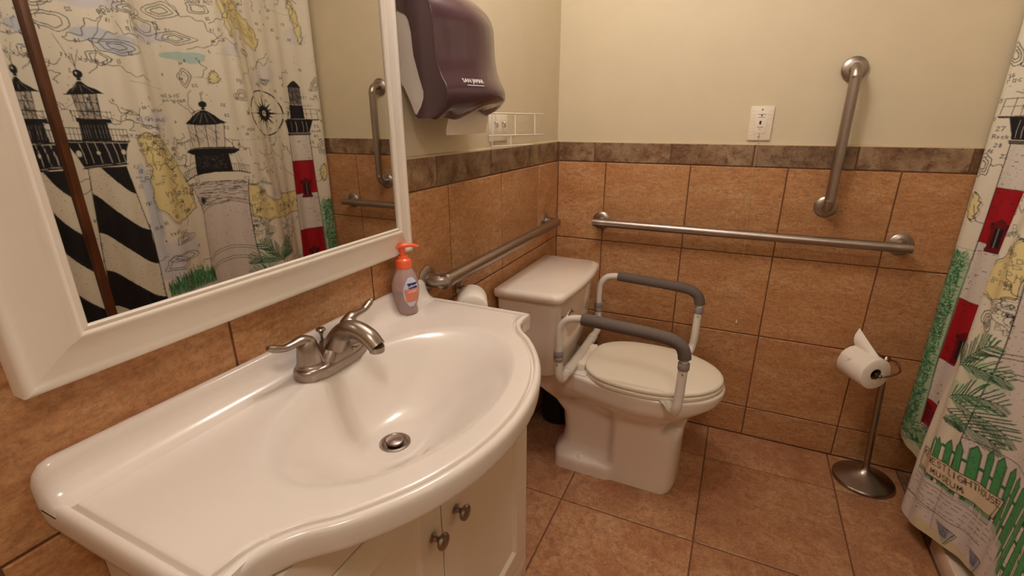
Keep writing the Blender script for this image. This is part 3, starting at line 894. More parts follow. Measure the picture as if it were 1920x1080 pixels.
#        z      X at the far edge
pz = [1.300, 1.306, 1.314, 1.326, 1.343, 1.357, 1.370, 1.388, 1.409, 1.430, 1.448, 1.475, 1.500, 1.508, 1.513, 1.518, 1.523, 1.536, 1.550, 1.564, 1.580, 1.592, 1.600]
pX = [0.082, 0.094, 0.108, 0.121, 0.131, 0.130, 0.126, 0.115, 0.107, 0.103, 0.101, 0.100, 0.099, 0.098, 0.097, 0.096, 0.095, 0.090, 0.080, 0.066, 0.042, 0.015, 0.004]
NT_ = 41
grid = []
def cover_front(y, z, x):
    t = (y - DYc) / DHW
    dome = sm(1.30, 1.36, z) * 0.022 + 0.030
    # the front bows outward between its two softly rounded side edges, more towards the top where it stays full
    return x - 0.006 + dome * (1 - abs(t) ** 2.0) * (1.0 - 0.45 * sm(1.50, 1.585, z))
wy = [DY0, DY0 + .012, DY0 + .028, DY0 + .045, DY0 + .062, DY0 + .085, DY0 + .115, DY0 + .150, DY0 + .185, DY0 + .215, DY0 + .240, DY0 + .258, DY1]
wz = [1.300, 1.297, 1.303, 1.301, 1.297, 1.299, 1.309, 1.319, 1.322, 1.320, 1.312, 1.307, 1.309]
for i, (z, x) in enumerate(zip(pz, pX)):
    row = []
    for j in range(NT_):
        t = -1 + 2 * j / (NT_ - 1)
        t = math.copysign(1 - (1 - abs(t)) ** 1.5, t)
        y_ = DYc + DHW * t
        zz = z
        if z < 1.34:
            zz = z + (float(np.interp(y_, wy, wz)) - 1.300) * (1.34 - z) / 0.04
        row.append((cover_front(y_, z, x), y_, zz))
    gb = float(np.interp(z, [1.300, 1.308, 1.319, 1.350, 1.386, 1.435, 1.476, 1.505, 1.516, 1.520], [0.042, 0.036, 0.048, 0.062, 0.051, 0.038, 0.036, 0.030, 0.018, 0.002]))
    gb = min(gb, x - 0.001) if z < 1.59 else 0.001
    L = [(gb + (row[0][0] - gb) * s_, DY0 - 0.0012 * math.sin(PI * s_) , row[0][2]) for s_ in (0.0, 0.25, 0.5, 0.75, 0.93)]
    Rr = [(gb + (row[-1][0] - gb) * s_, DY1 + 0.0012 * math.sin(PI * s_), row[-1][2]) for s_ in (0.93, 0.75, 0.5, 0.25, 0.0)]
    grid.append(L + row + Rr)
mbd = MB().loft(grid, False, False, closed=False)
under = [(max(0.03, p[0] - 0.05), p[1], p[2] + 0.010) for p in grid[0]]
mbd.loft([under, grid[0]], False, False, closed=False)
cov = obj('cover', mbd, 'plum', pd, 60)
side = [(-0.007, 1.385), (0.008, 1.365), (0.022, 1.335), (0.034, 1.306), (0.040, 1.309), (0.050, 1.319), (0.062, 1.345), (0.060, 1.358), (0.052, 1.386), (0.044, 1.410), (0.039, 1.435), (0.037, 1.476), (0.033, 1.503), (0.024, 1.516), (0.010, 1.520), (-0.007, 1.521)]
for yy in (DY0 + 0.0015, DY1 - 0.0015):
    sg_ = 1 if yy < DYc else -1
    obj('back_housing', MB().loft([[(a, yy + sg_ * 0.0012, b) for a, b in side], [(a, yy, b) for a, b in side], [(a, yy + sg_ * 0.009, b) for a, b in side]]), 'grey_plastic', pd, 30)
obj('wall_plate', MB().box(-0.0075, 0.003, DY0 + 0.010, DY1 - 0.010, 1.37, 1.598), 'grey_plastic', pd, 0)
vs, fs = text_mesh('SAN JAMAR', 0.0125, 0.0003)
ltr = []
for v in vs:
    y_ = -1.008 + v.x * 0.86; z_ = 1.3795 + v.y * 0.96
    x_ = cover_front(y_, z_, float(np.interp(z_, pz, pX))) + 0.0012 + v.z
    ltr.append((x_, y_, z_))
obj('lettering', MB().add(ltr, fs), 'print_white', cov, 0)
tb = MB(); 
tb.loft([[(cover_front(y_, z_, float(np.interp(z_, pz, pX))) + 0.0012, y_, z_) for y_ in np.linspace(-1.030, -0.984, 6)] for z_ in (1.3695, 1.3708)], False, False, closed=False)
obj('lettering', tb, 'print_white', cov, 0)
# paper towel hanging
tw = MB(); g2 = []
for i in range(9):
    z = 1.342 - 0.080 * i / 8
    g2.append([(0.078 + 0.004 * math.sin(i * 0.7 + j * 0.5) - 0.006 * (i / 8) ** 2, -0.998 + 0.193 * j / 12 + 0.012 * (i / 8) * (1 if j > 6 else -0.3), z) for j in range(13)])
tw.loft(g2, False, False, closed=False)
tag(obj('paper_towel', tw, 'paper', None, 60, origin=(0.078, -0.90, 1.30)), 'white paper towel hanging from the plum dispenser', 'paper towel')

# ------------------------------------------------------------------ wire rack, outlet plate
rk = thing('wire_rack', (0.0, -0.45, 1.26), 'small white wire rack on the left wall above the slate border', 'rack')
RX = 0.022
def wire(pts, r=0.0021): return MB().tube(pts, r, 8, 1, False)
for nm, pts in (('wire', [(RX, -0.662, 1.316), (RX, -0.242, 1.317)]), ('wire', [(RX, -0.690, 1.252), (RX, -0.236, 1.2445)]),
                ('wire', [(RX, -0.665, 1.318), (RX, -0.667, 1.217)]), ('wire', [(RX, -0.497, 1.319), (RX, -0.497, 1.246)]), ('wire', [(RX, -0.326, 1.319), (RX, -0.326, 1.243)]),
                ('wire', [(RX, -0.531, 1.250), (RX, -0.531, 1.2145)]), ('wire', [(RX, -0.668, 1.2190), (RX, -0.350, 1.2125)]),
                ('wire', [(-0.008, -0.600, 1.3165), (RX, -0.600, 1.3165)]), ('wire', [(-0.008, -0.300, 1.3167), (RX, -0.300, 1.3167)]), ('wire', [(-0.008, -0.45, 1.248), (RX, -0.45, 1.248)])):
    obj(nm, wire(pts), 'wire', rk)
op = thing('wall_plate', (-0.008, -0.56, 1.28), 'cream wall plate with two metal hooks behind the wire rack', 'wall plate')
obj('plate', bevbox(-0.0082, -0.0025, -0.632, -0.505, 1.232, 1.312, 0.0015), 'plate', op)
for yy in (-0.600, -0.545):
    obj('hook', MB().tube([(-0.003, yy, 1.290), (0.006, yy, 1.288), (0.008, yy, 1.278), (0.003, yy, 1.274)], [0.0035, 0.003, 0.0028, 0.002], 10, 4), 'chrome', op)

# ------------------------------------------------------------------ pull-cord call plate
cpn = thing('pull_cord_switch', (0.765, 0.008, 1.28), 'white emergency pull-cord switch plate on the back wall', 'switch')
obj('plate', bevbox(0.727, 0.803, 0.0005, 0.0082, 1.224, 1.341, 0.0018), 'plate', cpn)
obj('insert', bevbox(0.745, 0.786, -0.0008, 0.004, 1.247, 1.318, 0.001), 'plate', cpn)
obj('toggle', MB().box(0.7605, 0.7665, -0.0022, 0.001, 1.280, 1.291), 'dark', cpn, 0)
for z in (1.329, 1.236):
    obj('screw', MB().lathe([(0.0032, 0), (0.0030, -0.0012), (0.001, -0.0015)], (0.765, 0.0006, z), 12, 'y'), 'steel', cpn)
obj('indicator', MB().lathe([(0.0026, 0), (0.0022, -0.0018), (0.001, -0.002)], (0.765, -0.0006, 1.3095), 12, 'y'), 'dark', cpn)
for z0, x0, x1 in ((1.3135, 0.752, 0.780), (1.3035, 0.755, 0.776), (1.2690, 0.755, 0.775), (1.2625, 0.762, 0.768)):
    obj('marking', MB().box(x0, x1, -0.0012, -0.0006, z0 - 0.0007, z0 + 0.0007), 'print_dark', cpn, 0)
for i in range(9):
    z = 1.232 + 0.0115 * i
    for x0, x1 in ((0.7285, 0.7435), (0.788, 0.8015)):
        obj('rib', MB().box(x0, x1, -0.0003, 0.0006, z - 0.0008, z + 0.0008), 'plate', cpn, 0)
obj('cord', MB().tube([(0.7655, -0.0025, 1.250), (0.766, -0.0045, 1.10), (0.7765, -0.0045, 0.80), (0.789, -0.004, 0.53)], 0.0008, 8, 4), 'caulk', cpn)
obj('cord_bell', MB().lathe([(0.001, 0.014), (0.0022, 0.010), (0.0026, 0.0), (0.001, 0.0)], (0.7895, -0.0065, 0.512), 14), 'print_white', cpn)

# ------------------------------------------------------------------ toilet paper stand
TPX, TPY = 1.300, -0.125
ts = thing('toilet_paper_stand', (TPX, TPY, 0), 'freestanding brushed nickel toilet paper stand with a round weighted base', 'toilet paper stand')
obj('base', MB().lathe([(0.098, 0.0), (0.100, 0.002), (0.100, 0.010), (0.097, 0.014), (0.085, 0.019), (0.060, 0.028), (0.035, 0.039), (0.020, 0.050), (0.013, 0.062), (0.0115, 0.070)], (TPX, TPY, 0.0005), 56), 'nickel', ts, 30)
TP1 = (1.274, -0.118, 0.505)
obj('pole', MB().tube([(TPX, TPY, 0.062), TP1], 0.0108, 20, 1, False), 'nickel', ts, 50)
obj('pole_cap', MB().lathe([(0.0125, -0.006), (0.0135, 0.0), (0.009, 0.007), (0.005, 0.011), (0.001, 0.013)], TP1, 20), 'bronze', ts)
# roll: near face centre A, axis runs back towards the wall
A = Vector((1.2342, -0.200, 0.4745))
dr_ = Vector((-math.cos(math.radians(58)), math.sin(math.radians(58)), 0))
obj('paper_arm', MB().tube([(1.238, -0.1150, 0.520), TP1, (1.296, -0.140, 0.508), (1.303, -0.166, 0.497), (1.298, -0.188, 0.490), (1.272, -0.206, 0.481), (1.245, -0.213, 0.4755), tuple(A + dr_ * 0.02)], 0.0033, 12, 6), 'bronze', ts, 60)
obj('finial', MB().sphere((1.243, -0.2135, 0.4755), 0.0068, 14, 8), 'bronze', ts)
obj('spindle', MB().tube([tuple(A - dr_ * 0.002), tuple(A + dr_ * 0.012), tuple(A + dr_ * 0.115)], [0.0075, 0.0105, 0.0105], 16, 1, False), 'bronze', ts, 50)
tr = thing('toilet_paper_roll', tuple(A), 'white toilet paper roll with an upturned sheet on the freestanding stand', 'toilet paper')
RL, RO = 0.110, 0.0568
def roll_mesh(a, d, L, ro, ri, n=44):
    n1 = d.orthogonal().normalized(); n2 = d.cross(n1)
    prof_ = [(ri, 0), (ro - 0.003, 0), (ro, 0.003), (ro, L - 0.003), (ro - 0.003, L), (ri, L)]
    rings_ = [[a + d * z + (n1 * math.cos(2 * PI * j / n) + n2 * math.sin(2 * PI * j / n)) * r for j in range(n)] for r, z in prof_]
    return MB().loft(rings_, loop=True)
obj('roll', roll_mesh(A, dr_, RL, RO, 0.0205), 'paper', tr, 50)
obj('core', roll_mesh(A + dr_ * 0.0015, dr_, RL - 0.003, 0.0205, 0.0192), 'cardboard', tr, 50)
# loose sheet: hugs the top of the roll, then rises to a point above the far end
upv = Vector((0, 0, 1))
fwd = Vector((-dr_.y, dr_.x, 0))
sh = MB(); gg = []
for i in range(13):
    t = i / 12
    row = []
    for j in range(13):
        u = j / 12
        along = 0.014 + 0.094 * u
        if t < 0.5:
            an = 1.05 * (1 - t / 0.5)
            p = A + dr_ * along + (fwd * math.sin(an) + upv * math.cos(an)) * (RO + 0.0006)
        else:
            s2 = (t - 0.5) / 0.5
            p = A + dr_ * (along + 0.010 * s2 * u) + upv * (RO + 0.0006 + 0.063 * s2 * u ** 1.1) - fwd * (0.012 * s2) + fwd * (0.012 * math.sin(s2 * PI) * u)
        row.append(p)
    gg.append(row)
sh.loft(gg, False, False, closed=False)
obj('loose_sheet', sh, 'paper', tr, 60)
tri = MB(); g3 = []
for i in range(5):
    t = i / 4; row = []
    for j in range(5):
        u = j / 4
        an = 0.95 + 0.30 * t
        row.append(A + dr_ * (0.060 + 0.038 * u - 0.0 * t + (0.012 * t * (1 - u))) + (fwd * math.sin(an) + upv * math.cos(an)) * (RO + 0.004 - 0.003 * t))
    g3.append(row)
tri.loft(g3, False, False, closed=False)
obj('folded_corner', tri, 'paper', tr, 60)

# ------------------------------------------------------------------ spare roll on a wall holder beside the vanity
sr = thing('spare_paper_roll', (0.116, -0.985, 0.8215), 'white toilet paper roll peeking up behind the right end of the countertop', 'toilet paper')
SD = Vector((-0.5, 0.866, 0))
SA = Vector((0.116, -0.985, 0.807))
obj('roll', roll_mesh(SA, SD, 0.10, 0.044, 0.018), 'paper', sr, 50)
sh2 = thing('paper_roll_holder', (0.0, -0.862, 0.8215), 'wall-mounted roll holder with its rod through the spare roll', 'roll holder')
obj('rod', MB().tube([tuple(SA - SD * 0.004), tuple(SA + SD * 0.135)], 0.008, 14, 1, False), 'nickel', sh2)
obj('bracket', MB().tube([(0.001, -0.862, 0.8215), (0.03, -0.862, 0.8215), tuple(SA + SD * 0.135)], 0.007, 12, 3), 'nickel', sh2)
obj('rosette', MB().lathe([(0.022, 0.0), (0.022, 0.003), (0.012, 0.007)], (0.0008, -0.862, 0.8215), 24, 'x'), 'nickel', sh2)

# ------------------------------------------------------------------ black bin in the corner
bn = thing('waste_bin', (0.105, -0.205, 0), 'small black waste bin in the corner behind the toilet', 'bin')
obj('bin_body', MB().lathe([(0.068, 0.0), (0.072, 0.004), (0.086, 0.30), (0.089, 0.306), (0.086, 0.310), (0.083, 0.300), (0.070, 0.010), (0.001, 0.008)], (0.105, -0.205, 0.0005), 36), 'black', bn, 40)

# ------------------------------------------------------------------ shower curtain: folds
KY = np.array([0.03, -.015, -.05, -.10, -.16, -.22, -.28, -.35, -.41, -.47, -.54, -.60, -.68, -.78, -.86, -.94, -1.02, -1.1, -1.2, -1.35, -1.6, -1.85])
KX = np.array([1.40, 1.40, 1.415, 1.440, 1.462, 1.462, 1.435, 1.385, 1.357, 1.358, 1.385, 1.425, 1.448, 1.42, 1.385, 1.375, 1.39, 1.41, 1.40, 1.38, 1.41, 1.39])
def pchip(x, y):
    h = np.diff(x); d = np.diff(y) / h; m = np.zeros(len(x)); m[0] = d[0]; m[-1] = d[-1]
    for i in range(1, len(x) - 1):
        m[i] = 0 if d[i - 1] * d[i] <= 0 else 2 * d[i - 1] * d[i] / (d[i - 1] + d[i])
    def f(t):
        t = np.clip(t, x[0], x[-1]); i = np.clip(np.searchsorted(x, t, side='right') - 1, 0, len(x) - 2)
        u = (t - x[i]) / h[i]
        return (1 + 2 * u) * (1 - u) ** 2 * y[i] + u * (1 - u) ** 2 * h[i] * m[i] + u * u * (3 - 2 * u) * y[i + 1] + u * u * (u - 1) * h[i] * m[i + 1]
    return f
fX = pchip(-KY, KX)
def sst(a, b, x):
    t = np.clip((x - a) / (b - a), 0, 1)
    return t * t * (3 - 2 * t)
def curtain_x(s, z):
    ww = sst(.18, .36, s) * (1 - sst(.7, .95, s))
    x = fX(s + (.75 - z) * .12 * ww)
    return x + 0.004 * np.sin(s * 46 + z * 2.1) * sst(.5, .8, s) + 0.003 * np.sin(s * 83 + z * 1.3)

# ------------------------------------------------------------------ shower curtain: the print, drawn stroke by stroke
RES = 1000.0
AW, AZ0, AH = 1.36, 0.04, 1.92
GW, GH = int(AW * RES), int(AH * RES)
ART = np.empty((GH, GW, 3), np.float32)
CREAM = np.array([222, 216, 200], np.float32)
ART[:] = CREAM
INK = (26, 24, 28)
def blend(y0, y1, x0, x1, cov, col):
    sub = ART[y0:y1, x0:x1]
    sub += (np.array(col, np.float32) - sub) * cov[..., None].astype(np.float32)
def clipbox(xa, xb, ya, yb):
    return max(0, int(xa)), min(GW, int(xb) + 1), max(0, int(ya)), min(GH, int(yb) + 1)
def seg(p, q2, wd=1.6, col=INK, al=1.0):
    ax, ay = p[0] * RES, (p[1] - AZ0) * RES
    bx_, by_ = q2[0] * RES, (q2[1] - AZ0) * RES
    r = wd / 2
    x0, x1, y0, y1 = clipbox(min(ax, bx_) - r - 2, max(ax, bx_) + r + 2, min(ay, by_) - r - 2, max(ay, by_) + r + 2)
    if x1 <= x0 or y1 <= y0: return
    X, Y = np.meshgrid(np.arange(x0, x1) + .5, np.arange(y0, y1) + .5)
    dx, dy = bx_ - ax, by_ - ay
    L = dx * dx + dy * dy + 1e-6
    t = np.clip(((X - ax) * dx + (Y - ay) * dy) / L, 0, 1)
    D = np.hypot(X - ax - t * dx, Y - ay - t * dy)
    blend(y0, y1, x0, x1, np.clip(r + .5 - D, 0, 1) * al, col)
def line(pts, wd=1.6, col=INK, dash=None, al=1.0, close=False):
    pts = list(pts)
    if close: pts = pts + [pts[0]]
    if dash:
        for a, b in zip(pts[:-1], pts[1:]):
            L = math.hypot(b[0] - a[0], b[1] - a[1]); n = max(1, int(L / dash))
            for i in range(n):
                t0, t1 = i / n, (i + .6) / n
                seg((a[0] + (b[0] - a[0]) * t0, a[1] + (b[1] - a[1]) * t0), (a[0] + (b[0] - a[0]) * t1, a[1] + (b[1] - a[1]) * t1), wd, col, al)
    else:
        for a, b in zip(pts[:-1], pts[1:]): seg(a, b, wd, col, al)
def poly(pts, col, al=1.0, soft=False):
    P = np.array([(x * RES, (z - AZ0) * RES) for x, z in pts])
    x0, x1, y0, y1 = clipbox(P[:, 0].min() - 1, P[:, 0].max() + 1, P[:, 1].min() - 1, P[:, 1].max() + 1)
    if x1 <= x0 or y1 <= y0: return
    X, Y = np.meshgrid(np.arange(x0, x1) + .5, np.arange(y0, y1) + .5)
    ins = np.zeros(X.shape, bool)
    j = len(P) - 1
    for i in range(len(P)):
        xi, yi = P[i]; xj, yj = P[j]
        if yi != yj:
            ins ^= ((yi > Y) != (yj > Y)) & (X < (xj - xi) * (Y - yi) / (yj - yi) + xi)
        j = i
    c = ins.astype(np.float32) * al
    if soft:
        for _ in range(3):
            c[1:-1, 1:-1] = (c[:-2, 1:-1] + c[2:, 1:-1] + c[1:-1, :-2] + c[1:-1, 2:] + c[1:-1, 1:-1]) / 5
        c *= 0.75 + 0.25 * RNG.random(c.shape)
    blend(y0, y1, x0, x1, c, col)
def ell(cx, cz, rx, rz, col=None, wd=None, ink=INK, a0=0, a1=2 * PI, n=28, dash=None):
    pts = [(cx + rx * math.cos(a0 + (a1 - a0) * i / n), cz + rz * math.sin(a0 + (a1 - a0) * i / n)) for i in range(n + 1)]
    if col is not None: poly(pts, col)
    if wd: line(pts, wd, ink, dash)
GLY = {'A': ['0018240', '0.7,1,3.3,1'], }
# stroke font on a 4 x 6 grid: each glyph is a list of polylines
FONT = {
 'A': '0,0 2,6 4,0|0.8,2 3.2,2', 'B': '0,0 0,6 3,6 3.6,4.8 3,3.2 0,3.2|3,3.2 4,1.6 3,0 0,0', 'C': '4,5 2.6,6 1,5.5 0,3 1,0.5 2.6,0 4,1', 'D': '0,0 0,6 2.4,6 4,4 4,2 2.4,0 0,0',
 'E': '4,0 0,0 0,6 4,6|0,3.2 3,3.2', 'F': '0,0 0,6 4,6|0,3.2 3,3.2', 'G': '4,5 2.6,6 1,5.5 0,3 1,0.5 2.6,0 4,1 4,2.6 2.4,2.6', 'H': '0,0 0,6|4,0 4,6|0,3 4,3', 'I': '2,0 2,6', 'J': '3,6 3,1 2,0 0.6,0.6',
 'K': '0,0 0,6|4,6 0,2.6|1.4,3.8 4,0', 'L': '0,6 0,0 3.6,0', 'M': '0,0 0.4,6 2,2 3.6,6 4,0', 'N': '0,0 0,6 4,0 4,6', 'O': '2,0 0.3,1.4 0.3,4.6 2,6 3.7,4.6 3.7,1.4 2,0', 'P': '0,0 0,6 3,6 4,4.6 3,3 0,3',
 'R': '0,0 0,6 3,6 4,4.6 3,3 0,3|1.8,3 4,0', 'S': '4,5.2 2.4,6 0.4,5 0.8,3.6 3.4,2.6 3.8,1 2,0 0,0.8', 'T': '0,6 4,6|2,6 2,0', 'U': '0,6 0,1.4 1.6,0 3,0.4 4,1.6 4,6', 'V': '0,6 2,0 4,6', 'W': '0,6 1,0 2,4 3,0 4,6',
 'X': '0,0 4,6|0,6 4,0', 'Y': '0,6 2,3 4,6|2,3 2,0', 'Z': '0,6 4,6 0,0 4,0', '0': '2,0 0.4,1.4 0.4,4.6 2,6 3.6,4.6 3.6,1.4 2,0', '1': '1,5 2,6 2,0', '2': '0.3,4.8 1.6,6 3.6,5 3.4,3.4 0,0 4,0', '3': '0.4,5.4 2,6 3.6,5 2,3.2 3.8,1.6 2,0 0.2,0.8',
 '4': '3,0 3,6 0,2 4,2', '5': '3.8,6 0.6,6 0.4,3.4 2.6,3.6 3.8,2 2.4,0 0.2,0.6', '6': '3.4,5.6 1.4,5 0.3,2 1.6,0 3.6,1.2 3,3 0.6,2.6', '7': '0,6 4,6 1.6,0', '8': '2,3.2 0.6,4.6 2,6 3.4,4.6 2,3.2 0.3,1.4 2,0 3.7,1.4 2,3.2', '9': '0.6,0.4 2.6,1 3.7,4 2.4,6 0.4,4.8 1,3 3.4,3.4',
 'a': '3.4,3.6 1,3.8 0.2,1.8 1.4,0 3.2,0.8|3.4,3.8 3.4,0', 'b': '0,6 0,0 2.6,0 3.4,2 2.2,3.8 0,3', 'c': '3.2,3.4 1.4,3.8 0.2,2 1.4,0 3.2,0.4', 'd': '3.4,6 3.4,0|3.4,0.8 1.4,0 0.2,2 1.4,3.8 3.4,3', 'e': '0.2,2 3.4,2 2.8,3.8 1,3.8 0.2,2 1.2,0 3.2,0.4',
 'f': '3.2,5.8 1.8,5.6 1.6,0|0.4,3.8 3,3.8', 'g': '3.4,3.6 1.4,3.8 0.2,2 1.4,0.2 3.4,0.8|3.4,3.8 3.2,-1.6 0.8,-1.8', 'h': '0,0 0,6|0,3 2,3.8 3.2,3 3.2,0', 'i': '1.6,0 1.6,3.8|1.6,5 1.6,5.4', 'k': '0,0 0,6|3,3.8 0,1.6|1.2,2.4 3.2,0', 'l': '1.6,0 1.6,6',
 'm': '0,0 0,3.8 1.6,3.4 2,0|2,3.2 3.4,3.6 4,0', 'n': '0,0 0,3.8|0,3 2,3.8 3.2,3 3.2,0', 'o': '1.8,0 0.2,1.9 1.8,3.8 3.4,1.9 1.8,0', 'p': '0,-1.8 0,3.8|0,3.2 2.2,3.8 3.4,2 2.2,0 0,0.6', 'r': '0,0 0,3.8|0,2.6 1.6,3.8 2.8,3.6', 's': '3.2,3.4 1.2,3.8 0.6,2.6 3,1.4 2.6,0 0.4,0.4',
 't': '1.6,5.4 1.6,0.4 3,0.2|0.4,3.8 3,3.8', 'u': '0,3.8 0.2,0.6 1.8,0 3.2,0.8|3.2,3.8 3.2,0', 'v': '0,3.8 1.8,0 3.4,3.8', 'w': '0,3.8 1,0 2,3 3,0 4,3.8', 'y': '0,3.8 1.8,0.2|3.4,3.8 0.8,-1.8', '.': '1.6,0 1.9,0.3'}
def text(t, s_, z_, h, wd=1.3, rot=0.0, col=INK, sx=1.0, gap=1.5):
    """h = cap height in metres; starts at (s_, z_)"""
    u = h / 6.0
    x = 0.0
    c, sn = math.cos(rot), math.sin(rot)
    for ch in t:
        if ch in FONT:
            for pl in FONT[ch].split('|'):
                pp = []
                for tok in pl.split():
                    a, b = tok.split(',')
                    gx, gz = (x + float(a)) * u * sx, float(b) * u
                    pp.append((s_ + gx * c - gz * sn, z_ + gx * sn + gz * c))
                line(pp, wd, col)
            x += 4 + gap
        else:
            x += 3.2
def wob(cx, cz, rx, rz, n=26, amp=0.22, seed=0):
    r = random.Random(seed)
    ph = [r.uniform(0, 6.28) for _ in range(4)]
    return [(cx + rx * math.cos(a) * (1 + amp * math.sin(2 * a + ph[0]) + amp * .6 * math.sin(3 * a + ph[1]) + amp * .4 * math.sin(5 * a + ph[2])),
             cz + rz * math.sin(a) * (1 + amp * math.sin(2 * a + ph[3]) + amp * .6 * math.sin(3 * a + ph[0]) + amp * .4 * math.sin(6 * a + ph[1]))) for a in [2 * PI * i / n for i in range(n)]]
def wavy(p, q2, n=14, amp=0.01, seed=0):
    r = random.Random(seed)
    a, b, c = r.uniform(0, 6), r.uniform(0, 6), r.uniform(0.8, 2.2)
    out = []
    L = math.hypot(q2[0] - p[0], q2[1] - p[1]); nx, nz = -(q2[1] - p[1]) / L, (q2[0] - p[0]) / L
    for i in range(n + 1):
        t = i / n
        o = amp * (math.sin(t * 6.3 * c + a) + .5 * math.sin(t * 15 * c + b) + .2 * math.sin(t * 31 + a))
        out.append((p[0] + (q2[0] - p[0]) * t + nx * o, p[1] + (q2[1] - p[1]) * t + nz * o))
    return out
BLUE, LAV, TEAL, YEL, YEL2 = (176, 186, 208), (196, 198, 216), (150, 186, 186), (222, 204, 134), (214, 198, 110)

